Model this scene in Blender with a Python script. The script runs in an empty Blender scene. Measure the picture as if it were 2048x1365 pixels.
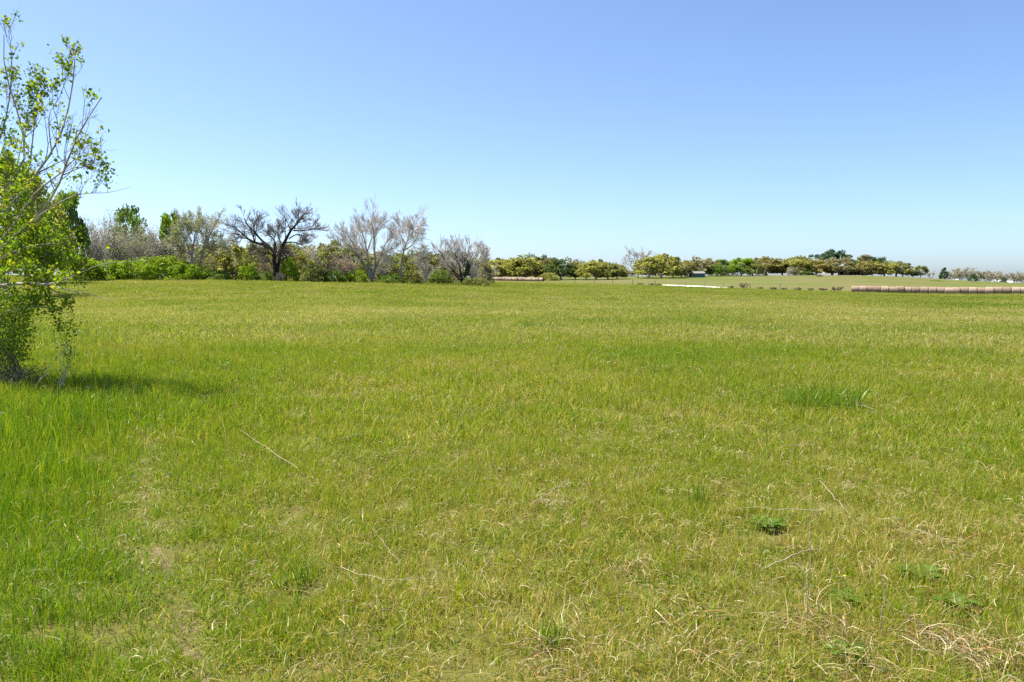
import bpy, math, random
import numpy as np
from mathutils import Vector

# ------------------------------------------------------------------ camera, sky, sun, exposure
S = bpy.context.scene
COL = S.collection
F = 1577.0            # focal length in photo pixels (photo 2048 x 1365)
HV = 564.0            # photo row of eye level
EYE = 1.65
TH = math.atan((682.5 - HV) / F)

cam_d = bpy.data.cameras.new('camera')
cam_d.sensor_width = 36.0
cam_d.lens = 36.0 * F / 2048.0
cam_d.clip_start = 0.05
cam_d.clip_end = 20000.0
cam = bpy.data.objects.new('camera', cam_d)
COL.objects.link(cam)
cam.location = (0, 0, EYE)
cam.rotation_euler = (math.pi / 2 - TH, 0, 0)
S.camera = cam

SUN_EL = math.radians(62)
SUN_AZ = math.radians(-72)       # clockwise from the view direction (+Y); negative = left
sdir = Vector((math.sin(SUN_AZ) * math.cos(SUN_EL), math.cos(SUN_AZ) * math.cos(SUN_EL), math.sin(SUN_EL)))
world = bpy.data.worlds.new('World')
S.world = world
world.use_nodes = True
wn = world.node_tree
wn.nodes.clear()
sky = wn.nodes.new('ShaderNodeTexSky')
sky.sky_type = 'NISHITA'
sky.sun_disc = False
sky.sun_elevation = SUN_EL
sky.sun_rotation = SUN_AZ
sky.altitude = 0
sky.air_density = 0.7
sky.dust_density = 1.1
sky.ozone_density = 5.4
bg = wn.nodes.new('ShaderNodeBackground')
bg.inputs['Strength'].default_value = 0.104
wo = wn.nodes.new('ShaderNodeOutputWorld')
wn.links.new(sky.outputs[0], bg.inputs[0])
wn.links.new(bg.outputs[0], wo.inputs[0])

sun_d = bpy.data.lights.new('sun', 'SUN')
sun_d.energy = 4.9
sun_d.angle = math.radians(0.53)
sun_d.color = (1.0, 0.95, 0.87)
sun = bpy.data.objects.new('sun', sun_d)
COL.objects.link(sun)
sun.rotation_euler = sdir.to_track_quat('Z', 'Y').to_euler()

S.view_settings.view_transform = 'Standard'
S.view_settings.look = 'None'
S.view_settings.gamma = 1.0
S.view_settings.exposure = 1.22
S.view_settings.use_curve_mapping = False
S.render.engine = 'CYCLES'
S.cycles.max_bounces = 6
S.cycles.diffuse_bounces = 4
S.cycles.glossy_bounces = 2
S.cycles.transmission_bounces = 4
S.cycles.transparent_max_bounces = 4
S.cycles.sample_clamp_indirect = 6.0
S.cycles.use_denoising = False

# ------------------------------------------------------------------ projection and terrain
CT, ST = math.cos(TH), math.sin(TH)


def at(u, v, D):
    """world point seen at photo pixel (u, v) at depth D along +Y"""
    dx = (u - 1024.0) / F
    dy = (682.5 - v) / F
    yy = CT + dy * ST
    zz = -ST + dy * CT
    return np.array([dx / yy * D, D, EYE + zz / yy * D])


def zv(v, D):
    return at(1024, v, D)[2]


def xu(u, D):
    return (u - 1024.0) / F * CT * D


COLS = [
    (-1500, [(0, 0), (60, .3), (125, 1.5), (300, 3), (700, 3), (1200, 0), (8000, -40)]),
    (-300, [(0, 0), (45, 0), (120, 'v559'), (200, 3.2), (400, 5), (700, 4), (1200, 0), (8000, -40)]),
    (450, [(0, 0), (45, 0), (125, 'v559'), (200, 3.2), (400, 5), (700, 4), (1200, 0), (8000, -40)]),
    (750, [(0, 0), (45, 0), (127, 'v566'), (200, 2.2), (300, 3.2), (500, 3), (1200, -5), (8000, -40)]),
    (930, [(0, 0), (50, 0), (132, 'v571'), (200, 1.5), (300, 2.0), (430, 4), (700, -2), (8000, -40)]),
    (1050, [(0, 0), (60, 0), (200, 1.0), (290, 'v564'), (340, 'v559'), (430, 'v552'), (520, 3), (700, -4), (8000, -40)]),
    (1300, [(0, 0), (60, 0), (200, 'v572'), (260, 'v565'), (330, 'v557'), (400, 'v552'), (500, 3), (700, -5), (8000, -40)]),
    (1500, [(0, 0), (60, -.1), (180, 'v579'), (260, 'v566'), (330, 'v556'), (385, 'v550'), (460, 4), (700, -5), (8000, -40)]),
    (1700, [(0, 0), (60, -.2), (172, 'v584.5'), (260, 'v567'), (330, 'v556'), (385, 'v549.5'), (460, 4), (700, -5), (8000, -40)]),
    (1800, [(0, 0), (60, -.25), (165, 'v587'), (260, 'v569'), (330, 'v559'), (385, 'v552'), (460, 3.5), (700, -6), (8000, -40)]),
    (1900, [(0, 0), (60, -.25), (158, 'v589.5'), (260, 'v573'), (330, 'v564.5'), (385, 'v559'), (460, 2.5), (700, -5), (8000, -40)]),
    (2048, [(0, 0), (60, -.25), (158, 'v588.5'), (260, 'v576'), (330, 'v570'), (385, 'v567'), (460, 0), (700, -5), (8000, -40)]),
    (3500, [(0, 0), (60, -.2), (158, -.5), (385, 0), (700, -5), (8000, -40)]),
]
_lg = np.linspace(0, 1, 420)
_D = 8000.0 * (np.exp(_lg * 6.0) - 1) / (math.exp(6.0) - 1)
_U = np.linspace(-1500, 3500, 401)


def _build_table():
    rows = []
    for u, pr in COLS:
        ds = [p[0] for p in pr]
        zs = [zv(float(p[1][1:]), p[0]) if isinstance(p[1], str) else p[1] for p in pr]
        rows.append(np.interp(_D, ds, zs))
    rows = np.array(rows)
    cu = np.array([c[0] for c in COLS], float)
    T = np.stack([np.interp(_U, cu, rows[:, j]) for j in range(len(_D))], 1)
    for _ in range(3):
        T = (np.roll(T, 1, 0) + T * 2 + np.roll(T, -1, 0)) / 4 if False else T
        P_ = np.pad(T, ((3, 3), (0, 0)), 'edge')
        T = sum(P_[i:i + T.shape[0]] for i in range(7)) / 7
        P_ = np.pad(T, ((0, 0), (2, 2)), 'edge')
        T = sum(P_[:, i:i + T.shape[1]] for i in range(5)) / 5
    return T


TT = _build_table()


def terrain(x, y):
    x = np.asarray(x, float)
    y = np.asarray(y, float)
    r = np.hypot(x, y)
    az = np.arctan2(x, y)
    ac = np.clip(az, -1.0, 1.0)
    u = np.clip(1024 + F / CT * np.tan(ac), _U[0], _U[-1])
    D = r * np.cos(np.clip(az, -.9, .9))
    fu = np.clip((u - _U[0]) / (_U[1] - _U[0]), 0, len(_U) - 1.001)
    q = np.log(D / 8000.0 * (math.exp(6.0) - 1) + 1) / 6.0
    fd = np.clip(q * (len(_D) - 1), 0, len(_D) - 1.001)
    i = fu.astype(int)
    j = fd.astype(int)
    a = fu - i
    b = fd - j
    return (TT[i, j] * (1 - a) * (1 - b) + TT[i + 1, j] * a * (1 - b) + TT[i, j + 1] * (1 - a) * b + TT[i + 1, j + 1] * a * b)


def tz(x, y):
    return float(terrain(x, y))


def ground_hit(u, v):
    """ground point under photo pixel (u, v)"""
    d = at(u, v, 1.0) - np.array([0, 0, EYE])
    lo, hi = 0.5, 600.0
    t = lo
    while t < hi:
        p = np.array([0, 0, EYE]) + d * t
        if p[2] <= tz(p[0], p[1]):
            break
        t *= 1.01
    return np.array([p[0], p[1], tz(p[0], p[1])])


def _hash(ix, iy, seed):
    n = (ix.astype(np.int64) * 374761393 + iy.astype(np.int64) * 668265263 + seed * 974634777) & 0xffffffff
    n = ((n ^ (n >> 13)) * 1274126177) & 0xffffffff
    return ((n ^ (n >> 16)) & 0xffff) / 65535.0


def vnoise(x, y, seed=0):
    ix = np.floor(x)
    iy = np.floor(y)
    fx = x - ix
    fy = y - iy
    fx = fx * fx * (3 - 2 * fx)
    fy = fy * fy * (3 - 2 * fy)
    a = _hash(ix, iy, seed)
    b = _hash(ix + 1, iy, seed)
    c = _hash(ix, iy + 1, seed)
    d = _hash(ix + 1, iy + 1, seed)
    return (a * (1 - fx) + b * fx) * (1 - fy) + (c * (1 - fx) + d * fx) * fy


def fbm(x, y, seed=0, o=3):
    s, w, t = 0, 1.0, 0
    for k in range(o):
        s = s + w * vnoise(x * 2 ** k, y * 2 ** k, seed + k)
        t += w
        w *= .5
    return s / t


# the worn track through the grass
TRACK = np.array([ground_hit(*p)[:2] for p in [(430, 1400), (385, 1290), (352, 1180), (318, 1110), (283, 1030), (290, 960), (297, 900), (300, 850)]])


def track_dist(x, y):
    best = np.full(np.shape(x), 1e9)
    for a, b in zip(TRACK[:-1], TRACK[1:]):
        ab = b - a
        t = np.clip(((x - a[0]) * ab[0] + (y - a[1]) * ab[1]) / (ab @ ab), 0, 1)
        best = np.minimum(best, np.hypot(x - a[0] - t * ab[0], y - a[1] - t * ab[1]))
    return best


# ------------------------------------------------------------------ mesh helpers
def link(o, parent=None):
    COL.objects.link(o)
    if parent is not None:
        o.parent = parent
    return o


def tag(o, label=None, cat=None, group=None, kind=None):
    if label:
        o['label'] = label
    if cat:
        o['category'] = cat
    if group:
        o['group'] = group
    if kind:
        o['kind'] = kind
    return o


def npmesh(name, verts, faces, mat, tint=None, smooth=False):
    """verts (n,3); faces (m,k) one face size"""
    me = bpy.data.meshes.new(name)
    verts = np.asarray(verts, np.float32).reshape(-1, 3)
    faces = np.asarray(faces, np.int32)
    m, k = faces.shape
    me.vertices.add(len(verts))
    me.vertices.foreach_set('co', verts.ravel())
    me.loops.add(m * k)
    me.loops.foreach_set('vertex_index', faces.ravel())
    me.polygons.add(m)
    me.polygons.foreach_set('loop_start', np.arange(0, m * k, k, dtype=np.int32))
    if smooth:
        me.polygons.foreach_set('use_smooth', np.ones(m, bool))
    me.update(calc_edges=True)
    if tint is not None:
        at_ = me.attributes.new('tint', 'FLOAT', 'POINT')
        at_.data.foreach_set('value', np.asarray(tint, np.float32).ravel())
    if mat is not None:
        me.materials.append(mat)
    return me


def ob(name, me, parent=None):
    return link(bpy.data.objects.new(name, me), parent)


def empty(name, loc, rz=0, sc=(1, 1, 1)):
    o = bpy.data.objects.new(name, None)
    o.empty_display_size = .2
    link(o)
    o.location = loc
    o.rotation_euler = (0, 0, rz)
    o.scale = sc
    return o


class MB:
    """collects mixed polygons into one mesh"""

    def __init__(s):
        s.v = []
        s.f = []

    def add(s, v, f):
        n = len(s.v)
        s.v += [tuple(p) for p in v]
        s.f += [tuple(i + n for i in q) for q in f]

    def box(s, x0, x1, y0, y1, z0, z1):
        s.add([(x0, y0, z0), (x1, y0, z0), (x1, y1, z0), (x0, y1, z0), (x0, y0, z1), (x1, y0, z1), (x1, y1, z1), (x0, y1, z1)],
              [(0, 3, 2, 1), (4, 5, 6, 7), (0, 1, 5, 4), (1, 2, 6, 5), (2, 3, 7, 6), (3, 0, 4, 7)])

    def build(s, name, mat, parent=None):
        me = bpy.data.meshes.new(name)
        me.from_pydata(s.v, [], s.f)
        me.materials.append(mat)
        me.update()
        return ob(name, me, parent)


def unit(a):
    return a / np.maximum(np.linalg.norm(a, axis=-1, keepdims=True), 1e-9)


def tubes(P, R, sides):
    """P (N,K,3), R (N,K) -> verts, quads"""
    N, K, _ = P.shape
    T = unit(np.gradient(P, axis=1))
    ref = np.where(np.abs(T[..., 2:3]) < .9, np.array([0, 0, 1.]), np.array([1., 0, 0]))
    A = unit(np.cross(T, ref))
    B = np.cross(T, A)
    an = np.arange(sides) / sides * 2 * math.pi
    V = P[:, :, None, :] + R[:, :, None, None] * (np.cos(an)[None, None, :, None] * A[:, :, None, :] + np.sin(an)[None, None, :, None] * B[:, :, None, :])
    base = (np.arange(N)[:, None, None] * K + np.arange(K - 1)[None, :, None]) * sides
    s0 = np.arange(sides)[None, None, :]
    s1 = (s0 + 1) % sides
    Q = np.stack([base + s0, base + s1, base + sides + s1, base + sides + s0], -1).reshape(-1, 4)
    return V.reshape(-1, 3), Q


def merge(parts):
    vs, fs, n = [], [], 0
    for v, f in parts:
        vs.append(v)
        fs.append(f + n)
        n += len(v)
    return np.concatenate(vs), np.concatenate(fs)


def resample(pts, K):
    pts = np.asarray(pts, float)
    d = np.concatenate([[0], np.cumsum(np.linalg.norm(np.diff(pts, axis=0), axis=1))])
    # smooth the polyline a little
    t = np.linspace(0, d[-1], K)
    q = np.stack([np.interp(t, d, pts[:, i]) for i in range(3)], 1)
    q[1:-1] = (q[:-2] + 2 * q[1:-1] + q[2:]) / 4
    return q


def grow(rng, P, R, nch, t0, t1, ang, lr, K=5, wander=.18, trop=.06, rr=.6, tip=.25, lmin=0, lmax=1e9):
    """child branches of the polylines P (N,K,3) with radii R"""
    N, K0, _ = P.shape
    idx = np.repeat(np.arange(N), nch)
    M = len(idx)
    t = rng.uniform(t0, t1, M) * (K0 - 1)
    i = np.clip(t.astype(int), 0, K0 - 2)
    a = (t - i)[:, None]
    p = P[idx, i] * (1 - a) + P[idx, i + 1] * a
    T = unit(P[idx, i + 1] - P[idx, i])
    r0 = (R[idx, i] * (1 - a[:, 0]) + R[idx, i + 1] * a[:, 0]) * rr
    L = np.linalg.norm(np.diff(P, axis=1), axis=2).sum(1)[idx]
    ln = np.clip(L * lr * rng.uniform(.55, 1.15, M) * (1.15 - .5 * t / (K0 - 1)), lmin, lmax)
    perp = unit(np.cross(T, rng.normal(size=(M, 3))))
    an = np.radians(ang) * rng.uniform(.6, 1.3, M)[:, None]
    d = unit(np.cos(an) * T + np.sin(an) * perp)
    out = np.zeros((M, K, 3))
    out[:, 0] = p
    up = np.array([0, 0, 1.])
    for k in range(1, K):
        d = unit(d + wander * rng.normal(size=(M, 3)) + trop * up)
        out[:, k] = out[:, k - 1] + d * (ln / (K - 1))[:, None]
    RR = r0[:, None] * np.linspace(1, tip, K)[None]
    return out, RR


def cards(rng, C, size, aspect=.6, nz=None, flat=0.0):
    """leaf-sized rhombi at C (n,3); returns verts, quads, per-leaf count 4"""
    n = len(C)
    a = unit(rng.normal(size=(n, 3)) * np.array([1, 1, 1 - flat]))
    b = unit(np.cross(a, rng.normal(size=(n, 3))))
    s = (size * rng.uniform(.6, 1.35, n))[:, None]
    nrm = np.cross(a, b) * s * .12
    V = np.stack([C - a * s * .5, C + b * s * .5 * aspect + nrm, C + a * s * .5, C - b * s * .5 * aspect + nrm], 1)
    Q = np.arange(n * 4).reshape(n, 4)
    return V.reshape(-1, 3), Q


# ------------------------------------------------------------------ materials
def newmat(name):
    m = bpy.data.materials.new(name)
    m.use_nodes = True
    nt = m.node_tree
    nt.nodes.clear()
    return m, nt


def ramp_node(nt, stops):
    r = nt.nodes.new('ShaderNodeValToRGB')
    el = r.color_ramp.elements
    while len(el) > 1:
        el.remove(el[-1])
    el[0].position = stops[0][0]
    el[0].color = (*stops[0][1], 1)
    for p, c in stops[1:]:
        e = el.new(p)
        e.color = (*c, 1)
    return r


def leafmat(name, stops, trans=.4, patch=0.0, pscale=.5, gloss=.05, inst=None, rnd=.25, patchseed=0):
    """leaf: per-leaf tint (+ world patches, + per-instance value) -> ramp, thin translucent sheet"""
    m, nt = newmat(name)
    N, L = nt.nodes, nt.links
    at_ = N.new('ShaderNodeAttribute')
    at_.attribute_name = 'tint'
    val = at_.outputs['Fac']
    if patch:
        ge = N.new('ShaderNodeNewGeometry')
        no = N.new('ShaderNodeTexNoise')
        no.inputs['Scale'].default_value = pscale
        no.inputs['Detail'].default_value = 3
        L.new(ge.outputs['Position'], no.inputs['Vector'])
        ma = N.new('ShaderNodeMath')
        ma.operation = 'MULTIPLY_ADD'
        L.new(no.outputs['Fac'], ma.inputs[0])
        ma.inputs[1].default_value = patch
        mb = N.new('ShaderNodeMath')
        mb.operation = 'SUBTRACT'
        L.new(val, mb.inputs[0])
        mb.inputs[1].default_value = patch * .5
        L.new(mb.outputs[0], ma.inputs[2])
        val = ma.outputs[0]
    if inst:
        ai = N.new('ShaderNodeAttribute')
        ai.attribute_type = 'INSTANCER'
        ai.attribute_name = inst
        mc = N.new('ShaderNodeMath')
        mc.operation = 'ADD'
        L.new(val, mc.inputs[0])
        L.new(ai.outputs['Fac'], mc.inputs[1])
        val = mc.outputs[0]
    r = ramp_node(nt, stops)
    L.new(val, r.inputs[0])
    df = N.new('ShaderNodeBsdfDiffuse')
    tr = N.new('ShaderNodeBsdfTranslucent')
    mx = N.new('ShaderNodeMixShader')
    mx.inputs[0].default_value = trans
    L.new(r.outputs[0], df.inputs[0])
    hs = N.new('ShaderNodeMix')
    hs.data_type = 'RGBA'
    hs.blend_type = 'MULTIPLY'
    hs.inputs[0].default_value = 1.0
    L.new(r.outputs[0], hs.inputs[6])
    hs.inputs[7].default_value = (1.35, 1.4, .7, 1)
    L.new(hs.outputs[2], tr.inputs[0])
    L.new(df.outputs[0], mx.inputs[1])
    L.new(tr.outputs[0], mx.inputs[2])
    gl = N.new('ShaderNodeBsdfGlossy')
    gl.inputs['Roughness'].default_value = .42
    gl.inputs[0].default_value = (.9, .9, .85, 1)
    mg = N.new('ShaderNodeMixShader')
    mg.inputs[0].default_value = gloss
    L.new(mx.outputs[0], mg.inputs[1])
    L.new(gl.outputs[0], mg.inputs[2])
    out = N.new('ShaderNodeOutputMaterial')
    L.new(mg.outputs[0], out.inputs[0])
    return m


def rough(name, stops, scale=3.0, detail=5, stretch=(1, 1, 1), bump=.3, rough_=.9, spec=.2):
    m, nt = newmat(name)
    N, L = nt.nodes, nt.links
    tc = N.new('ShaderNodeTexCoord')
    mp = N.new('ShaderNodeMapping')
    mp.inputs['Scale'].default_value = stretch
    no = N.new('ShaderNodeTexNoise')
    no.inputs['Scale'].default_value = scale
    no.inputs['Detail'].default_value = detail
    no.inputs['Roughness'].default_value = .65
    L.new(tc.outputs['Object'], mp.inputs[0])
    L.new(mp.outputs[0], no.inputs['Vector'])
    r = ramp_node(nt, stops)
    L.new(no.outputs['Fac'], r.inputs[0])
    b = N.new('ShaderNodeBsdfPrincipled')
    b.inputs['Roughness'].default_value = rough_
    b.inputs['Specular IOR Level'].default_value = spec
    L.new(r.outputs[0], b.inputs['Base Color'])
    if bump:
        bu = N.new('ShaderNodeBump')
        bu.inputs['Strength'].default_value = bump
        bu.inputs['Distance'].default_value = .03
        L.new(no.outputs['Fac'], bu.inputs['Height'])
        L.new(bu.outputs[0], b.inputs['Normal'])
    o = N.new('ShaderNodeOutputMaterial')
    L.new(b.outputs[0], o.inputs[0])
    return m


def groundmat(name, stops, s1, s2, s3, w=(.5, .3, .2), bump=.4):
    m, nt = newmat(name)
    N, L = nt.nodes, nt.links
    ge = N.new('ShaderNodeNewGeometry')
    acc = None
    for s, ww in zip((s1, s2, s3), w):
        no = N.new('ShaderNodeTexNoise')
        no.inputs['Scale'].default_value = s
        no.inputs['Detail'].default_value = 4
        no.inputs['Roughness'].default_value = .6
        L.new(ge.outputs['Position'], no.inputs['Vector'])
        ma = N.new('ShaderNodeMath')
        ma.operation = 'MULTIPLY_ADD'
        L.new(no.outputs['Fac'], ma.inputs[0])
        ma.inputs[1].default_value = ww
        if acc:
            L.new(acc, ma.inputs[2])
        else:
            ma.inputs[2].default_value = 0
        acc = ma.outputs[0]
        last = no
    r = ramp_node(nt, stops)
    L.new(acc, r.inputs[0])
    b = N.new('ShaderNodeBsdfPrincipled')
    b.inputs['Roughness'].default_value = 1
    b.inputs['Specular IOR Level'].default_value = .05
    L.new(r.outputs[0], b.inputs['Base Color'])
    bu = N.new('ShaderNodeBump')
    bu.inputs['Strength'].default_value = bump
    bu.inputs['Distance'].default_value = .1
    L.new(last.outputs['Fac'], bu.inputs['Height'])
    L.new(bu.outputs[0], b.inputs['Normal'])
    o = N.new('ShaderNodeOutputMaterial')
    L.new(b.outputs[0], o.inputs[0])
    return m


M = {}
M['soil'] = groundmat('field_soil', [(.3, (.075, .075, .016)), (.5, (.115, .108, .03)), (.7, (.18, .15, .065))], .08, .6, 9.0)
M['pasture'] = groundmat('pasture_turf', [(.36, (.075, .115, .018)), (.47, (.105, .122, .028)), (.56, (.138, .122, .05)), (.7, (.175, .14, .08))], .02, .07, .6, w=(.4, .35, .25))
M['track'] = groundmat('track_earth', [(.3, (.09, .08, .03)), (.55, (.155, .125, .06)), (.75, (.25, .2, .11))], 1.2, 6, 30)
M['gravel'] = groundmat('pale_gravel', [(.3, (.62, .57, .46)), (.7, (.8, .77, .68))], .2, 1, 6, bump=.2)
GR = [(0, (.08, .18, .006)), (.28, (.145, .24, .008)), (.52, (.215, .262, .012)), (.72, (.31, .285, .03)), (.86, (.42, .31, .09)), (1, (.56, .46, .26))]
GRF = [(0, (.115, .195, .014)), (.28, (.18, .245, .022)), (.52, (.255, .272, .036)), (.72, (.34, .305, .07)), (.88, (.43, .365, .17)), (1, (.55, .47, .3))]
M['grass'] = leafmat('grass_blade', GR, trans=.45, patch=.5, pscale=.45, inst='dry', gloss=.02)
M['grassfar'] = leafmat('grass_far', GRF, trans=.45, patch=.6, pscale=.06, inst='dry', gloss=.015)
M['straw'] = leafmat('dry_straw', [(0, (.17, .1, .04)), (.18, (.34, .18, .05)), (.3, (.26, .19, .08)), (.6, (.38, .3, .15)), (.85, (.48, .4, .23)), (1, (.58, .51, .35))], trans=.15, gloss=.02)
M['clover'] = leafmat('ground_leaf', [(0, (.07, .13, .01)), (.6, (.13, .19, .014)), (1, (.22, .24, .03))], trans=.35, gloss=.008)
M['thistle'] = leafmat('thistle_leaf', [(0, (.07, .145, .012)), (.6, (.12, .2, .022)), (1, (.22, .28, .08))], trans=.45, gloss=.015)
M['tallow'] = leafmat('tallow_leaf', [(0, (.07, .14, .008)), (.45, (.16, .24, .012)), (.75, (.28, .32, .015)), (.9, (.32, .24, .02)), (1, (.42, .22, .04))], trans=.55, gloss=.012)
M['privet'] = leafmat('thicket_leaf', [(0, (.08, .15, .01)), (.5, (.15, .24, .014)), (.85, (.25, .32, .025)), (1, (.28, .25, .03))], trans=.45, gloss=.015)
M['palebark'] = rough('pale_bark', [(.3, (.22, .19, .15)), (.5, (.4, .36, .3)), (.7, (.55, .51, .45))], 9, stretch=(1, 1, .5))
M['twigbark'] = rough('twig_bark', [(.3, (.11, .085, .06)), (.7, (.2, .165, .125))], 6)
M['darkbark'] = rough('dark_bark', [(.3, (.02, .017, .014)), (.7, (.055, .047, .04))], 4)
M['greybark'] = rough('grey_bark', [(.3, (.2, .175, .145)), (.7, (.38, .34, .3))], 4)
M['greytwig'] = rough('grey_twig', [(.3, (.46, .42, .37)), (.7, (.62, .57, .51))], 2, bump=0)
M['browntwig'] = rough('brown_twig', [(.3, (.24, .19, .15)), (.7, (.37, .31, .25))], 2, bump=0)
M['deadgrass'] = rough('dead_brush', [(.3, (.26, .2, .14)), (.7, (.42, .34, .25))], 3, bump=0)
LEAF = {
    'lime': [(0, (.06, .11, .008)), (.5, (.12, .175, .012)), (1, (.18, .22, .02))],
    'green': [(0, (.04, .075, .014)), (.5, (.085, .13, .025)), (1, (.13, .175, .035))],
    'palegreen': [(0, (.1, .13, .03)), (.5, (.18, .21, .06)), (1, (.27, .28, .1))],
    'olive': [(0, (.05, .06, .018)), (.5, (.1, .108, .036)), (1, (.16, .16, .06))],
    'yellow': [(0, (.065, .068, .016)), (.5, (.13, .13, .034)), (1, (.2, .185, .055))],
    'orange': [(0, (.062, .056, .02)), (.5, (.12, .106, .038)), (1, (.18, .155, .058))],
    'brown': [(0, (.058, .052, .028)), (.5, (.115, .102, .054)), (1, (.175, .152, .085))],
    'dark': [(0, (.018, .03, .012)), (.5, (.04, .06, .02)), (1, (.075, .09, .03))],
    'grey': [(0, (.07, .065, .045)), (.5, (.13, .12, .085)), (1, (.2, .185, .13))],
    'mauve': [(0, (.1, .07, .07)), (.5, (.17, .125, .12)), (1, (.25, .19, .18))],
    'tan': [(0, (.1, .08, .05)), (.5, (.15, .12, .075)), (1, (.2, .165, .105))],
    'needle': [(0, (.018, .035, .018)), (.5, (.035, .06, .03)), (1, (.06, .09, .045))],
}
for k, st in LEAF.items():
    M['leaf_' + k] = leafmat('leaf_' + k, [(p, tuple(min(.6, c * (2.15 if k in ('olive', 'yellow', 'orange', 'brown', 'grey', 'dark', 'mauve', 'needle') else 1.7)) for c in col)) for p, col in st], trans=.42, gloss=.012)

# ------------------------------------------------------------------ ground
FENCE_U = [(-300, 320), (900, 330), (1000, 305), (1150, 245), (1300, 206), (1500, 180), (1700, 173), (1850, 170), (2100, 172), (3500, 175)]


def beyond_fence(x, y):
    u = 1024 + F / CT * np.tan(np.clip(np.arctan2(x, y), -1.0, 1.0))
    D = np.hypot(x, y) * np.cos(np.clip(np.arctan2(x, y), -.9, .9))
    return D - np.interp(u, [a for a, b in FENCE_U], [b for a, b in FENCE_U])


def make_ground():
    az = np.concatenate([np.linspace(-180, -56, 32), np.arange(-54, 54.1, .5), np.linspace(56, 180, 32)[:-1]])
    az = np.radians(az)
    rr = np.concatenate([[.6], np.geomspace(1.2, 150, 90), np.linspace(154, 480, 110), np.geomspace(500, 3500, 20)])
    A, Rr = np.meshgrid(az, rr)
    X = Rr * np.sin(A)
    Y = Rr * np.cos(A)
    Z = terrain(X, Y)
    Z = Z + (fbm(X * .8, Y * .8, 5) - .5) * .05 * np.clip(1 - Rr / 60, 0, 1)
    V = np.stack([X, Y, Z], -1).reshape(-1, 3)
    V = np.concatenate([V, [[0, 0, 0]]])
    na, nr = len(az), len(rr)
    i, j = np.meshgrid(np.arange(nr - 1), np.arange(na), indexing='ij')
    j2 = (j + 1) % na
    Q = np.stack([i * na + j, i * na + j2, (i + 1) * na + j2, (i + 1) * na + j], -1).reshape(-1, 4)[:, ::-1]
    cen = V[Q].mean(1)
    far = beyond_fence(cen[:, 0], cen[:, 1]) > 0
    fan = np.array([[len(V) - 1, k, (k + 1) % na, len(V) - 1] for k in range(na)])
    for nm, msk, mat in (('field', ~far, 'soil'), ('pasture', far, 'pasture')):
        q = Q[msk]
        used, inv = np.unique(q, return_inverse=True)
        me = npmesh(nm, V[used], inv.reshape(-1, 4), M[mat], smooth=True)
        tag(ob(nm, me), kind='structure')
    me = bpy.data.meshes.new('ground')
    me.from_pydata([tuple(V[-1])] + [tuple(V[k]) for k in range(na)], [], [(0, 1 + (k + 1) % na, 1 + k) for k in range(na)])
    me.materials.append(M['soil'])
    tag(ob('ground', me), kind='structure')


make_ground()


def strip_sheet(name, pts, widths, mat, lift=.012, n=40, seed=3):
    pts = np.asarray(pts)
    d = np.concatenate([[0], np.cumsum(np.linalg.norm(np.diff(pts, axis=0), axis=1))])
    t = np.linspace(0, d[-1], n)
    c = np.stack([np.interp(t, d, pts[:, k]) for k in range(2)], 1)
    w = np.interp(t, d, widths)
    tn = unit(np.gradient(c, axis=0))
    nn = np.stack([tn[:, 1], -tn[:, 0]], 1)
    rng = np.random.default_rng(seed)
    rows = []
    K = 5
    for k in range(K):
        s = (k / (K - 1) - .5) * 2
        jit = (rng.uniform(.75, 1.25, n) if k in (0, K - 1) else 1)
        p = c + nn * (s * w * .5 * jit)[:, None]
        z = terrain(p[:, 0], p[:, 1]) + (fbm(p[:, 0] * .8, p[:, 1] * .8, 5) - .5) * .05 * np.clip(1 - np.hypot(p[:, 0], p[:, 1]) / 60, 0, 1) + lift
        rows.append(np.column_stack([p, z]))
    V = np.stack(rows, 1).reshape(-1, 3)
    i, j = np.meshgrid(np.arange(n - 1), np.arange(K - 1), indexing='ij')
    a = i * K + j
    Q = np.stack([a, a + 1, a + K + 1, a + K], -1).reshape(-1, 4)
    return tag(ob(name, npmesh(name, V, Q, mat, smooth=True)), kind='structure')


strip_sheet('path', TRACK, [.04, .13, .1, .04, .06, .04, .04, .02], M['track'], lift=.006, n=90)
gp = [ground_hit(1330, 570.5)[:2], ground_hit(1352, 571.8)[:2], ground_hit(1392, 573.6)[:2], ground_hit(1432, 576)[:2], ground_hit(1446, 577.2)[:2]]
strip_sheet('gravel_pad', gp, [1, 8, 9, 8, 2], M['gravel'], lift=.06, seed=8)


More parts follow.
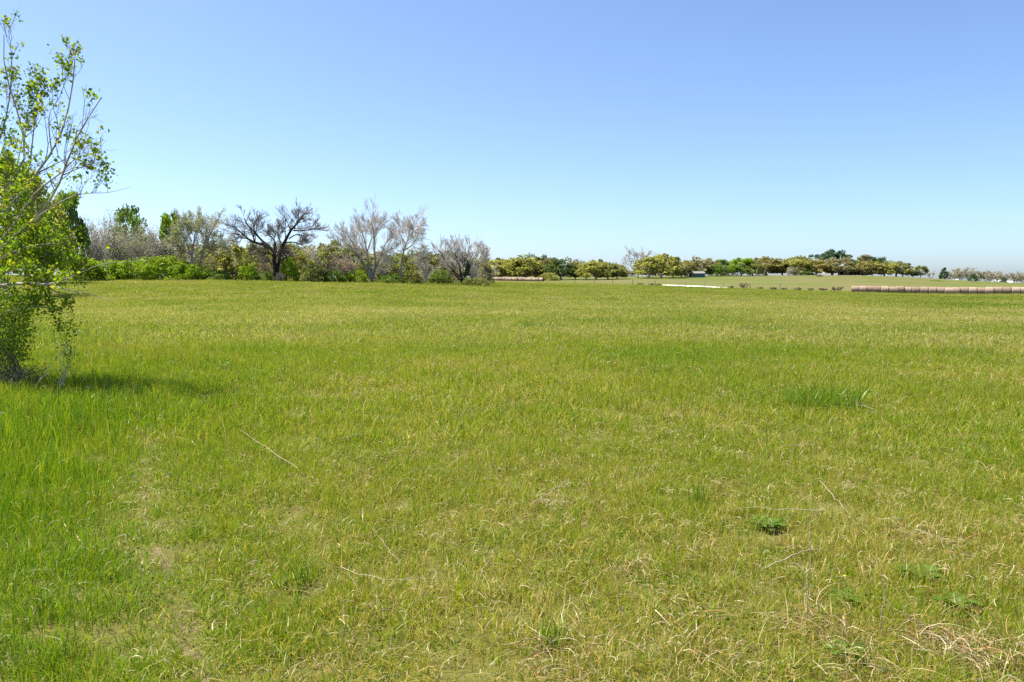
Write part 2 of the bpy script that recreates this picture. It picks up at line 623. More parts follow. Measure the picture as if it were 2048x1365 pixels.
# ------------------------------------------------------------------ grass (uncountable: scattered tufts)
def blade_clump(rng, n, R, h0, h1, w, curve=.5, tint=(0, .55), lay=0.0):
    K = 4
    a = rng.uniform(0, 2 * math.pi, n)
    r = R * np.sqrt(rng.uniform(0, 1, n))
    base = np.stack([r * np.cos(a), r * np.sin(a), np.full(n, -.01)], 1)
    h = rng.uniform(h0, h1, n)
    la = rng.uniform(0, 2 * math.pi, n)
    ld = np.stack([np.cos(la), np.sin(la), 0 * la], 1)
    lean = rng.uniform(.05, curve, n) + lay
    s = np.linspace(0, 1, K)
    P = base[:, None, :] + ld[:, None, :] * (lean * h)[:, None, None] * (s ** 1.8)[None, :, None]
    zz = h[:, None] * (s[None] - .45 * np.clip(lean, 0, 1.4)[:, None] * s[None] ** 2.4)
    P[:, :, 2] += zz
    fa = rng.uniform(0, math.pi, n)
    sd = np.stack([np.cos(fa), np.sin(fa), 0 * fa], 1)
    wd = (w * rng.uniform(.6, 1.3, n))[:, None] * np.array([.8, 1, .75, .08])[None] * .5
    V = np.stack([P - sd[:, None, :] * wd[..., None], P + sd[:, None, :] * wd[..., None]], 2)
    b = (np.arange(n)[:, None] * K + np.arange(K - 1)[None]) * 2
    Q = np.stack([b, b + 1, b + 3, b + 2], -1).reshape(-1, 4)
    tv = np.repeat(rng.uniform(tint[0], tint[1], n) ** 1.0, K * 2)
    return V.reshape(-1, 3), Q, tv


def straw_clump(rng, n, R, l0, l1, w, lift=.04, curl=1.2):
    """bent dead blades lying in and arching out of the sward"""
    K = 6
    a = rng.uniform(0, 2 * math.pi, n)
    r = R * np.sqrt(rng.uniform(0, 1, n))
    p = np.stack([r * np.cos(a), r * np.sin(a), rng.uniform(.0, lift, n)], 1)
    L = rng.uniform(l0, l1, n)
    d = unit(np.stack([rng.normal(size=n), rng.normal(size=n), rng.uniform(.1, 1.3, n)], 1))
    cv = rng.normal(size=(n, 3)) * curl / K
    cv[:, 2] = -np.abs(cv[:, 2]) - .35 * curl / K
    P = np.zeros((n, K, 3))
    P[:, 0] = p
    for k in range(1, K):
        P[:, k] = P[:, k - 1] + d * (L / (K - 1))[:, None]
        d = unit(d + cv * 1.6)
    P[:, :, 2] = np.maximum(P[:, :, 2], .008)
    sd = unit(np.cross(P[:, -1] - P[:, 0], rng.normal(size=(n, 3))))
    wd = (w * rng.uniform(.5, 1.3, n))[:, None] * np.linspace(1, .3, K)[None] * .5
    V = np.stack([P - sd[:, None, :] * wd[..., None], P + sd[:, None, :] * wd[..., None]], 2)
    b = (np.arange(n)[:, None] * K + np.arange(K - 1)[None]) * 2
    Q = np.stack([b, b + 1, b + 3, b + 2], -1).reshape(-1, 4)
    return V.reshape(-1, 3), Q, np.repeat(rng.uniform(0, 1, n), K * 2)


def leaf_clump(rng, n, R, size, hmax):
    a = rng.uniform(0, 2 * math.pi, n)
    r = R * np.sqrt(rng.uniform(0, 1, n))
    C = np.stack([r * np.cos(a), r * np.sin(a), rng.uniform(.015, hmax, n)], 1)
    V, Q = cards(rng, C, size, aspect=.75, flat=.5)
    return V, Q, np.repeat(rng.uniform(0, 1, n), 4)


def scatter(name, variants, pts, rot, scl, dry, label, cat):
    src = bpy.data.collections.new('source_' + name)
    for k, me in enumerate(variants):
        src.objects.link(bpy.data.objects.new('%s_tuft_%02d' % (name, k), me))
    n = len(pts)
    me = bpy.data.meshes.new(name)
    me.vertices.add(n)
    me.vertices.foreach_set('co', np.asarray(pts, np.float32).ravel())
    rng = np.random.default_rng(n)
    for nm, ty, arr, key in (('rot', 'FLOAT_VECTOR', rot, 'vector'), ('scl', 'FLOAT_VECTOR', scl, 'vector'), ('dry', 'FLOAT', dry, 'value'), ('idx', 'INT', rng.integers(0, len(variants), n), 'value')):
        a = me.attributes.new(nm, ty, 'POINT')
        a.data.foreach_set(key, np.ascontiguousarray(arr, np.int32 if ty == 'INT' else np.float32).ravel())
    o = ob(name, me)
    tag(o, label, cat, kind='stuff')
    ng = bpy.data.node_groups.new('scatter_' + name, 'GeometryNodeTree')
    ng.interface.new_socket('Geometry', in_out='INPUT', socket_type='NodeSocketGeometry')
    ng.interface.new_socket('Geometry', in_out='OUTPUT', socket_type='NodeSocketGeometry')
    gi = ng.nodes.new('NodeGroupInput')
    go = ng.nodes.new('NodeGroupOutput')
    ip = ng.nodes.new('GeometryNodeInstanceOnPoints')
    ci = ng.nodes.new('GeometryNodeCollectionInfo')
    ci.inputs[0].default_value = src
    ci.inputs[1].default_value = True
    ci.inputs[2].default_value = True

    def na(nm, ty):
        q = ng.nodes.new('GeometryNodeInputNamedAttribute')
        q.data_type = ty
        q.inputs[0].default_value = nm
        return q.outputs[0]
    L = ng.links
    L.new(gi.outputs[0], ip.inputs['Points'])
    L.new(ci.outputs[0], ip.inputs['Instance'])
    ip.inputs['Pick Instance'].default_value = True
    L.new(na('idx', 'INT'), ip.inputs['Instance Index'])
    L.new(na('rot', 'FLOAT_VECTOR'), ip.inputs['Rotation'])
    L.new(na('scl', 'FLOAT_VECTOR'), ip.inputs['Scale'])
    L.new(ip.outputs[0], go.inputs[0])
    md = o.modifiers.new('scatter', 'NODES')
    md.node_group = ng
    return o


HALF = math.radians(40)


def wedge(rng, n_per_m2, r0, r1, soft=.15):
    """random points in the viewed wedge between r0 and r1 with soft edges"""
    R0, R1 = r0 * (1 - soft), r1 * (1 + soft)
    n = int(HALF * (R1 * R1 - R0 * R0) * n_per_m2)
    r = np.sqrt(rng.uniform(R0 * R0, R1 * R1, n))
    a = rng.uniform(-HALF, HALF, n)
    w0 = np.clip((r - R0) / max(r0 * 2 * soft, 1e-6), 0, 1) if r0 > 2.5 else np.ones(n)
    w1 = np.clip((R1 - r) / (r1 * 2 * soft), 0, 1)
    k = rng.uniform(0, 1, n) < np.minimum(w0, w1)
    return (r * np.sin(a))[k], (r * np.cos(a))[k]


def lushness(x, y):
    """0 dry .. 1 lush: lusher along the thicket at the left, patchy elsewhere"""
    u = 1024 + F * x / np.maximum(y, .5)
    d = np.hypot(x, y)
    left = np.clip((620 - u) / 500, 0, 1) * np.clip((45 - d) / 25, 0, 1)
    n = fbm(x * .22, y * .22, 11)
    n2 = fbm(x * .05, y * .03, 17)
    b = .30 + .75 * (n - .5) + 1.0 * (n2 - .5)
    right = np.clip((u - 1000) / 900, 0, 1) * np.clip((10 - d) / 6, 0, 1)
    return np.clip(b + .36 * left - .1 * right + .06, 0, 1)


def ground_z(x, y):
    return terrain(x, y) + (fbm(x * .8, y * .8, 5) - .5) * .05 * np.clip(1 - np.hypot(x, y) / 60, 0, 1)


def make_grass():
    rng = np.random.default_rng(4)
    zones = [
        ('meadow_grass', 90, 2.0, 8.5, dict(n=54, R=.13, h0=.03, h1=.15, w=.0038), 10, 'grass', 'short green meadow grass close by, mixed with dry blades'),
        ('middle_grass', 28, 8.5, 22, dict(n=60, R=.2, h0=.06, h1=.21, w=.007), 8, 'grass', 'green meadow grass across the middle of the field'),
        ('distant_grass', 8, 22, 60, dict(n=70, R=.38, h0=.05, h1=.2, w=.014), 8, 'grassfar', 'yellowish green meadow grass farther across the field'),
        ('far_grass', .9, 60, 215, dict(n=140, R=1.1, h0=.05, h1=.15, w=.026), 8, 'grassfar', 'olive green meadow grass reaching to the far field edge'),
    ]
    for nm, den, r0, r1, kw, nv, mat, label in zones:
        var = []
        for k in range(nv):
            V, Q, T = blade_clump(rng, curve=rng.choice([.5, .7, .9, 1.1]), tint=(0, .62), **kw)
            parts = [(V, Q)]
            ts = [T]
            # a share of dead blades in every tuft, and a few tall thin stems
            kk = dict(kw)
            kk['n'] = max(4, kw['n'] // 5)
            V2, Q2, T2 = blade_clump(rng, curve=1.5, tint=(.45, .85), **kk)
            parts.append((V2, Q2))
            ts.append(T2)
            kk.update(n=3 if r0 < 5 else 4, h0=kw['h1'] * .8, h1=kw['h1'] * 1.4, w=kw['w'] * .5)
            V3, Q3, T3 = blade_clump(rng, curve=.5, tint=(.1, .7) if r0 < 5 else (.25, 1.0), **kk)
            parts.append((V3, Q3))
            ts.append(T3)
            v, q = merge(parts)
            var.append(npmesh('%s_tuft_%d' % (nm, k), v, q, M[mat], tint=np.concatenate(ts)))
        x, y = wedge(rng, den, r0, r1)
        b = beyond_fence(x, y)
        k = b < -2
        x, y = x[k], y[k]
        td = track_dist(x, y)
        k = (td > .08) | (rng.uniform(0, 1, len(x)) < .86)
        x, y, td = x[k], y[k], td[k]
        lu = lushness(x, y)
        n = len(x)
        u = 1024 + F * x / np.maximum(y, .5)
        d = np.hypot(x, y)
        tall = 1 + .75 * np.clip((520 - u) / 350, 0, 1) * np.clip((d - 5) / 4, 0, 1) * np.clip((30 - d) / 12, 0, 1) * fbm(x * .5, y * .5, 31) * 1.4
        tall = tall * (.72 + .5 * fbm(x * .45, y * .45, 41)) * np.where(td < .3, .5 + td, 1)
        s = rng.uniform(.75, 1.25, n)
        scl = np.stack([s, s, s * tall * (.85 + .4 * lu)], 1)
        rot = np.stack([rng.normal(0, .09, n), rng.normal(0, .09, n), rng.uniform(0, 6.28, n)], 1)
        dry = (.55 - lu) * .5 + rng.normal(0, .05, n)
        scatter(nm, var, np.stack([x, y, ground_z(x, y)], 1), rot, scl, dry, label, 'grass')
    # dead straw in patches
    for nm, den, r0, r1, kw, label in (
            ('dry_straw', 44, 2.0, 10, dict(n=22, R=.14, l0=.02, l1=.1, w=.0028, lift=.08), 'pale dry straw tangled in the near grass'),
            ('scattered_straw', 13, 10, 32, dict(n=20, R=.25, l0=.03, l1=.13, w=.0045, lift=.16), 'pale dry straw flecks in the grass farther off'),
            ('distant_straw', 1.3, 32, 150, dict(n=26, R=.8, l0=.04, l1=.14, w=.012, lift=.14), 'pale dead stalks scattered across the distant meadow')):
        var = []
        for k in range(8):
            V, Q, T = straw_clump(rng, **kw)
            var.append(npmesh('%s_tuft_%d' % (nm, k), V, Q, M['straw'], tint=T))
        x, y = wedge(rng, den, r0, r1)
        k = beyond_fence(x, y) < -2
        x, y = x[k], y[k]
        lu = lushness(x, y)
        pr = np.clip(1.25 * (fbm(x * .7, y * .7, 77) - .38) + .35 - .55 * lu, .05, 1)
        pr = np.where(track_dist(x, y) < .13, .6, pr)
        k = rng.uniform(0, 1, len(x)) < pr
        x, y = x[k], y[k]
        n = len(x)
        s = rng.uniform(.7, 1.3, n)
        scatter(nm, var, np.stack([x, y, ground_z(x, y)], 1), np.stack([np.zeros(n), np.zeros(n), rng.uniform(0, 6.28, n)], 1), np.stack([s, s, s], 1), np.zeros(n), label, 'dry grass')
    # low broad leaves between the blades
    var = []
    for k in range(6):
        V, Q, T = leaf_clump(rng, 40, .12, .013, .06)
        var.append(npmesh('ground_leaves_tuft_%d' % k, V, Q, M['clover'], tint=T))
    x, y = wedge(rng, 40, 2.0, 9)
    lu = lushness(x, y)
    k = (rng.uniform(0, 1, len(x)) < np.clip(.3 + 1.6 * (fbm(x * .6, y * .6, 55) - .4), .05, 1)) & (track_dist(x, y) > .15)
    x, y = x[k], y[k]
    n = len(x)
    s = rng.uniform(.7, 1.3, n)
    scatter('ground_leaves', var, np.stack([x, y, ground_z(x, y)], 1), np.stack([np.zeros(n), np.zeros(n), rng.uniform(0, 6.28, n)], 1), np.stack([s, s, s], 1), np.zeros(n), 'tiny green leaves of ground cover between the near blades', 'ground cover')


make_grass()  #GRASS

# ------------------------------------------------------------------ trees
UP = np.array([0, 0, 1.])


def poly_set(polys, K, r0s, tip=.3):
    P = np.stack([resample(p, K) for p in polys])
    R = np.array(r0s)[:, None] * np.linspace(1, tip, K)[None] ** 1.0
    return P, R


def trace(px, base, sc, off, depth_jit, rng):
    """zoom pixels -> metres relative to a base pixel; limbs spread in depth too"""
    out = []
    side = rng.uniform(-1, 1)
    for k, (x, y) in enumerate(px):
        # the traced limbs end short of the photo's outline: twigs fill the rest
        X = (x - base[0]) * sc * .93
        Z = (base[1] - y) * sc * .86
        out.append((X, side * depth_jit * (k / max(1, len(px) - 1)) ** 1.2 * max(1.0, Z * .35), Z))
    return out


def traced_tree(name, label, u, D, polys, base, zoom, radii, rng, limb_mat, twig_mat, group=None, leaf=None, nleaf=0, leafsize=.2,
                ch=(9, 7, 6), ang=(48, 42, 40), lr=(.42, .5, .55), twr=.016, trop=.06, sink=.3, lengths=(1.8, 3.9)):
    """a bare tree whose main limbs follow a traced outline, with three generations of branches"""
    sc = D / F / zoom
    x = xu(u, D)
    root = empty(name, (x, D, tz(x, D) - sink))
    tag(root, label, 'tree', group)
    ps = [trace(p, base, sc, None, rng.uniform(.4, 1.0), rng) for p in polys]
    P, R = poly_set(ps, 9, [r * .56 for r in radii])
    # the first limb runs into the ground
    P[:, :, 2] = np.maximum(P[:, :, 2], 0)
    v, q = tubes(P[:1], R[:1] * np.array([1.35, 1.1] + [1] * 7)[None], 9)
    ob('trunk', npmesh('trunk', v, q, limb_mat, smooth=True), root)
    if len(P) > 1:
        for k in range(1, len(P)):
            v, q = tubes(P[k:k + 1], R[k:k + 1], 7)
            ob('limb', npmesh('limb', v, q, limb_mat, smooth=True), root)
    P1, R1 = grow(rng, P, R, ch[0] + 3, .35, 1, ang[0], lr[0] * 1.5, K=6, wander=.22, trop=trop, rr=.42, tip=.25, lmin=lengths[0], lmax=lengths[1])
    P2, R2 = grow(rng, P1, R1, ch[1], .2, 1, ang[1] * .75, lr[1] * 1.1, K=5, wander=.12, trop=trop + .05, rr=.6, tip=.4)
    P3, R3 = grow(rng, P2, np.maximum(R2, twr * 1.2), ch[2] + 1, .15, 1, ang[2] * .75, lr[2] * 1.25, K=4, wander=.09, trop=trop + .05, rr=.7, tip=.6)
    R2 = np.maximum(R2, twr * .7)
    R3 = np.clip(R3, twr * .28, twr * .48)
    v, q = merge([tubes(P1, np.maximum(R1, twr * 1.2), 4), tubes(P2, R2, 3)])
    ob('branches', npmesh('branches', v, q, limb_mat if twr < .0 else M['darkbark'] if limb_mat == M['darkbark'] and name == 'oak_tree' else M['greytwig'] if D < 200 else M['greybark'], smooth=True), root)
    v, q = tubes(P3, R3, 3)
    ob('twigs', npmesh('twigs', v, q, twig_mat), root)
    if leaf:
        C = P3.reshape(-1, 3)
        C = C[rng.integers(0, len(C), nleaf)] + rng.normal(0, .12, (nleaf, 3))
        v, q = cards(rng, C, leafsize)
        t = np.repeat(np.clip(rng.normal(.5, .22, nleaf), 0, 1), 4)
        ob('crown', npmesh('crown', v, q, M['leaf_' + leaf], tint=t), root)
    return root


_rs = random.Random(5)


def crown_clumps(rng, rx, ry, z0, z1, ncl, per, leaf, spread=.3, low=.15):
    """clump centres on an uneven dome between z0 and z1 and the leaves round them"""
    h = z1 - z0
    a = rng.uniform(0, 2 * math.pi, ncl)
    ct = rng.uniform(-low, 1, ncl)                      # height on the dome
    rad = np.sqrt(np.clip(1 - ct ** 2 * .92, .02, 1)) * rng.uniform(.45, 1.0, ncl) ** .5
    lump = 1 + .22 * np.sin(a * 2 + rng.uniform(0, 6)) + .15 * np.sin(a * 3 + rng.uniform(0, 6))
    C = np.stack([rx * rad * np.cos(a) * lump, ry * rad * np.sin(a) * lump, z0 + h * (low + ct) / (1 + low) * rng.uniform(.72, 1.0, ncl)], 1)
    n = ncl * per
    cs = np.repeat(C, per, 0)
    w = np.repeat(rng.uniform(.6, 1.3, ncl), per)[:, None] * spread * min(rx, h)
    off = rng.normal(size=(n, 3)) * np.array([1, 1, .62])
    off = off / np.maximum(np.linalg.norm(off, axis=1, keepdims=True), .6) * rng.uniform(.3, 1, (n, 1)) ** .6
    Pn = cs + off * w
    v, q = cards(rng, Pn, leaf)
    tl = np.repeat(np.clip(rng.normal(.5, .16, ncl), 0, 1), per) + rng.normal(0, .14, n)
    return C, v, q, np.repeat(np.clip(tl, 0, 1), 4)


def limb_paths(rng, C, ztr, K=6, r0=.2, maxn=14, fork=.0):
    """limbs from the trunk head to a choice of clump centres"""
    idx = rng.permutation(len(C))[:maxn]
    P = []
    for i in idx:
        p0 = np.array([0, 0, ztr * rng.uniform(.75, 1.05)])
        p1 = C[i]
        t = np.linspace(0, 1, K)[:, None]
        mid = p0 * (1 - t) + p1 * t
        mid[:, 2] += np.sin(t[:, 0] * math.pi) * .12 * np.linalg.norm(p1 - p0) * rng.uniform(-.3, 1)
        mid[1:-1] += rng.normal(0, .035, (K - 2, 3)) * np.linalg.norm(p1 - p0)
        P.append(mid)
    P = np.array(P)
    R = r0 * np.linspace(1, .2, K)[None] * rng.uniform(.5, 1, (len(P), 1))
    return P, R


VAR = {}


def leafy_variant(kind, seed, trunk_frac, rxr, ncl, per, leaf, spread, bark, low, tr=.035, limbs=12, shrub=False, lift=.0):
    """unit-height meshes (height 1) for a leafy tree: trunk, limbs, crown verts"""
    rng = np.random.default_rng(seed)
    z0 = trunk_frac
    C, v, q, t = crown_clumps(rng, rxr, rxr * .9, z0, 1.0, ncl, per, leaf, spread, low)
    v[:, 2] = np.maximum(v[:, 2], .01 if shrub else trunk_frac * .55)
    P, R = limb_paths(rng, C, trunk_frac * 1.15, r0=tr * .7, maxn=limbs)
    k = np.linspace(0, 1, 6)
    lean = rng.normal(0, .03, 2)
    T = np.stack([lean[0] * k ** 1.5, lean[1] * k ** 1.5, -.02 + (trunk_frac * 1.25 + .02) * k], 1)[None]
    TR = tr * np.array([1.4, 1.1, 1, .95, .85, .7])[None]
    return dict(trunk=tubes(T, TR, 8), limbs=tubes(P, R, 5), crown=(v, q, t))


def build_variant(key, d, bark):
    a = npmesh(key + '_trunk', *d['trunk'], bark, smooth=True)
    b = npmesh(key + '_limbs', *d['limbs'], bark, smooth=True)
    c = npmesh(key + '_crown', d['crown'][0], d['crown'][1], None, tint=d['crown'][2])
    c.materials.append(M['leaf_olive'])
    return a, b, c


def variant(kind, k):
    key = '%s_%d' % (kind, k)
    if key not in VAR:
        seed = 100 + k * 17 + sum(map(ord, kind))
        if kind == 'oak':
            d = leafy_variant(kind, seed, .19, .64, 70, 60, .08, .22, None, .3, tr=.035)
        elif kind == 'tree':
            d = leafy_variant(kind, seed, .2, .42, 66, 66, .055, .25, None, .4, tr=.025)
        elif kind == 'bush':
            d = leafy_variant(kind, seed, .12, .6, 50, 70, .06, .2, None, .2, tr=.012, shrub=True)
        elif kind == 'lowbush':
            d = leafy_variant(kind, seed, .1, 1.0, 60, 80, .085, .24, None, .25, tr=.012, shrub=True)
        elif kind == 'thicket':
            d = leafy_variant(kind, seed, .12, .55, 60, 26, .05, .24, None, .3, tr=.012, shrub=True)
        elif kind == 'pine':
            d = leafy_variant(kind, seed, .4, .5, 64, 60, .055, .17, None, .1, tr=.03)
        VAR[key] = build_variant(key, d, M['greybark'] if kind in ('oak', 'tree', 'pine') else M['twigbark'])
    return VAR[key]


_mcache = {}


def recolour(me, mat):
    k = (me.name, mat)
    if k not in _mcache:
        m2 = me.copy()
        m2.materials.clear()
        m2.materials.append(M[mat])
        _mcache[k] = m2
    return _mcache[k]


TREE_N = [0]


def place(kind, name, label, u, vtop, D, wpx, leaf, cat='tree', group=None, vb=None):
    """a leafy tree or shrub standing at photo column u and depth D, its top at row vtop, wpx wide"""
    TREE_N[0] += 1
    n = TREE_N[0]
    x = xu(u, D)
    z = tz(x, D)
    h = max(.5, zv(vtop, D) - z)
    w = wpx * D / F
    k = n % 4
    a, b, c = variant(kind, k)
    w *= _rs.uniform(1.05, 1.3) if kind == 'oak' else 1.0
    unitw = {'oak': .62, 'tree': .42, 'bush': .6, 'lowbush': 1.0, 'thicket': .55, 'pine': .5}[kind] * 1.75
    sx = w / unitw
    root = empty(name, (x, D, z - .03), rz=_rs.uniform(0, 6.28))
    tag(root, label, cat, group)
    root.scale = (sx, sx, h)
    ob('trunk', a, root)
    ob('limbs', b, root)
    ob('crown', recolour(c, 'leaf_' + leaf), root)
    return root


def twiggy(name, label, u, vtop, D, wpx, twig='greytwig', leaf=None, nleaf=0, cat='shrub', group=None, stems=9, dens=1.0, leafsize=.2, twr=.016, seed=None, bark=None, spread=55, trop=.1):
    """a bare or sparsely budding tree or thicket of many stems from one root"""
    TREE_N[0] += 1
    rng = np.random.default_rng(seed or TREE_N[0] * 13 + 7)
    x = xu(u, D)
    z = tz(x, D)
    h = max(.6, zv(vtop, D) - z)
    w = wpx * D / F
    root = empty(name, (x, D, z - .05))
    tag(root, label, cat, group)
    px = max(twr, D / 788 * .11)
    polys = []
    for k in range(stems):
        a = rng.uniform(0, 2 * math.pi)
        q = rng.uniform(.15, 1) ** .7
        top = np.array([math.cos(a) * w * .42 * q, math.sin(a) * w * .42 * q, h * rng.uniform(.62, .92) * (1 - .3 * q * q)])
        b0 = np.array([math.cos(a), math.sin(a), 0]) * w * .06 * q
        m1 = b0 * .7 + top * .3 + np.array([0, 0, h * .05]) + rng.normal(0, .04 * h, 3)
        m2 = b0 * .35 + top * .65 + np.array([0, 0, h * .07]) + rng.normal(0, .04 * h, 3)
        m1[2] = max(m1[2], .1)
        polys.append([b0, m1, m2, top])
    P, R = poly_set(polys, 7, [max(h * .014, px) * rng.uniform(.7, 1.2) for _ in polys])
    P1, R1 = grow(rng, P, R, max(4, int(8 * dens)), .25, 1, spread * .8, .42, K=5, wander=.22, trop=trop, rr=.6, tip=.4)
    P2, R2 = grow(rng, P1, R1, 7, .2, 1, 45, .55, K=4, wander=.25, trop=trop, rr=.6, tip=.5)
    lim = h * 1.0
    for A in (P1, P2):
        A[..., 2] = np.clip(A[..., 2], .03, None)
    fine = [tubes(P1, np.clip(R1, px * .7, None), 4), tubes(P2, np.clip(R2, px * .45, px * .8), 3)]
    if cat in ('weeds', 'brush pile'):
        v, q = merge([tubes(P, np.maximum(R, px), 6)] + fine)
        ob('stems', npmesh('stems', v, q, M[bark or twig], smooth=True), root)
    else:
        v, q = tubes(P, np.maximum(R, px), 6)
        ob('stems', npmesh('stems', v, q, M[bark or twig], smooth=True), root)
        v, q = merge(fine)
        ob('twigs', npmesh('twigs', v, q, M[twig]), root)
    if leaf:
        C = np.concatenate([P2.reshape(-1, 3), P1.reshape(-1, 3)])
        C = C[rng.integers(0, len(C), nleaf)] + rng.normal(0, .1 * h / 4, (nleaf, 3))
        C[:, 2] = np.maximum(C[:, 2], .05)
        v, q = cards(rng, C, leafsize)
        t = np.repeat(np.clip(rng.normal(.5, .25, nleaf), 0, 1), 4)
        ob('crown', npmesh('crown', v, q, M['leaf_' + leaf], tint=t), root)
    return root


def cedar(label, u, vtop, D, wpx, group=None):
    rng = np.random.default_rng(int(u))
    x = xu(u, D)
    z = tz(x, D)
    h = zv(vtop, D) - z
    w = wpx * D / F
    root = empty('cedar_tree', (x, D, z - .05))
    tag(root, label, 'tree', group)
    v, q = tubes(np.array([[[0, 0, 0], [0, 0, h * .5], [0, 0, h * .95]]]), np.array([[.025 * h, .018 * h, .004 * h]]), 7)
    ob('trunk', npmesh('trunk', v, q, M['greybark'], smooth=True), root)
    n = 2600
    ncl = 70
    t = rng.uniform(.05, 1, ncl)
    a = rng.uniform(0, 6.28, ncl)
    r = w * .5 * (1 - t) ** .75 * rng.uniform(.55, 1.1, ncl)
    C = np.stack([r * np.cos(a), r * np.sin(a), h * (.04 + .92 * t)], 1)
    Pn = np.repeat(C, n // ncl, 0) + rng.normal(0, .055, (n // ncl * ncl, 3)) * h * np.array([1, 1, .7])
    Pn[:, 2] = np.maximum(Pn[:, 2], .05)
    v, q = cards(rng, Pn, h * .08)
    ob('crown', npmesh('crown', v, q, M['leaf_needle'], tint=np.repeat(rng.uniform(0, 1, len(Pn)), 4)), root)
    return root


R_ = np.random.default_rng(77)
# --- the four traced bare trees along the left tree line
traced_tree('oak_tree', 'large dark bare oak with forked black trunk and wide crooked limbs', 553, 122,
            [[(865, 1010), (868, 880), (850, 760), (850, 680), (848, 600)],
             [(872, 890), (890, 800), (905, 740), (915, 640), (940, 560)],
             [(848, 610), (820, 570), (720, 520), (600, 500), (520, 440), (440, 350), (385, 300)],
             [(790, 550), (730, 500), (690, 455), (640, 380), (590, 320), (540, 240), (535, 190)],
             [(940, 565), (980, 500), (1020, 430), (1090, 320), (1180, 250), (1250, 185)],
             [(985, 500), (1050, 488), (1120, 500), (1180, 530), (1220, 550)],
             [(1030, 450), (1090, 400), (1160, 385), (1230, 420)],
             [(1085, 340), (1160, 340), (1220, 340), (1300, 300), (1350, 310)],
             [(745, 555), (700, 620), (650, 640)],
             [(840, 690), (800, 640), (750, 625)],
             [(905, 720), (950, 715), (990, 700)],
             [(850, 590), (870, 480), (800, 400), (740, 340)],
             [(960, 530), (900, 440), (880, 380)],
             [(985, 490), (985, 420), (970, 320), (960, 270)],
             [(620, 500), (560, 450), (450, 440), (400, 425)],
             [(640, 385), (600, 300), (660, 230), (680, 200)],
             [(1100, 320), (1110, 220), (1140, 140)]],
            (868, 1010), 5.69, [.85, .6, .5, .36, .5, .22, .2, .22, .14, .16, .12, .24, .16, .2, .16, .14, .16], np.random.default_rng(3), M['darkbark'], M['browntwig'],
            ch=(9, 7, 6), ang=(50, 45, 42), lr=(.4, .5, .55), twr=.022, sink=.1)
traced_tree('pale_tree', 'tall spreading tree with grey limbs and pale green buds beside the dark oak', 384, 121,
            [[(1315, 1010), (1318, 860), (1322, 700), (1330, 560), (1350, 440), (1340, 300)],
             [(1330, 780), (1370, 690), (1450, 600), (1550, 540), (1680, 490)],
             [(1328, 660), (1250, 600), (1180, 520), (1130, 480)],
             [(1400, 990), (1415, 870), (1440, 720), (1480, 600), (1560, 420), (1640, 280), (1680, 200)],
             [(1332, 560), (1400, 450), (1420, 300), (1400, 200)],
             [(1325, 640), (1270, 480), (1220, 330), (1200, 230)],
             [(1450, 700), (1560, 640), (1640, 560), (1750, 530)],
             [(1470, 620), (1520, 480), (1530, 330), (1560, 240)],
             [(1345, 480), (1290, 380), (1280, 260)]],
            (1330, 1010), 5.69, [.42, .26, .22, .34, .2, .22, .2, .2, .16], np.random.default_rng(8), M['greybark'], M['greytwig'],
            leaf='palegreen', nleaf=5200, leafsize=.2, ch=(11, 7, 6), lr=(.36, .5, .55), twr=.022)
traced_tree('bare_tree', 'broad bare grey tree with several stems fanning from its base', 745, 127,
            [[(555, 1050), (540, 940), (490, 690), (480, 560), (430, 380), (380, 260)],
             [(550, 990), (500, 860), (440, 740), (370, 610), (300, 580), (180, 540)],
             [(565, 980), (600, 740), (590, 620), (580, 500), (600, 380), (565, 230)],
             [(590, 850), (640, 730), (680, 650), (760, 590), (860, 570)],
             [(650, 690), (720, 490), (790, 430), (800, 380)],
             [(470, 830), (330, 600), (230, 480), (170, 440)],
             [(495, 620), (560, 420), (640, 300), (660, 240)],
             [(400, 680), (340, 520), (250, 380), (210, 330)],
             [(480, 560), (470, 400), (480, 270)]],
            (555, 1050), 5.69, [.4, .32, .34, .24, .2, .26, .2, .2, .16], np.random.default_rng(12), M['greybark'], M['greytwig'],
            ch=(12, 7, 6), lr=(.36, .5, .55), ang=(40, 38, 38), twr=.02, trop=.1)
traced_tree('bare_tree', 'tall slim bare tree with one dark leaning trunk and round twiggy head', 800, 126,
            [[(852, 1050), (855, 980), (865, 860), (865, 740), (890, 600), (930, 490), (960, 380), (960, 260)],
             [(900, 590), (1010, 520), (1060, 440), (1110, 370)],
             [(925, 500), (880, 420), (850, 330), (860, 270)],
             [(850, 880), (790, 800), (720, 700), (690, 670)],
             [(875, 840), (950, 760), (1060, 735), (1130, 745)],
             [(885, 690), (1000, 650), (1070, 650), (1140, 710)],
             [(1000, 530), (1080, 560), (1110, 620)],
             [(955, 400), (1030, 330), (1080, 260)],
             [(935, 480), (1000, 400), (1040, 320)],
             [(955, 320), (920, 260), (900, 230)]],
            (852, 1050), 5.69, [.36, .2, .16, .16, .17, .15, .1, .14, .13, .1], np.random.default_rng(15), M['greybark'], M['greytwig'],
            ch=(10, 7, 6), lr=(.34, .5, .55), twr=.02)
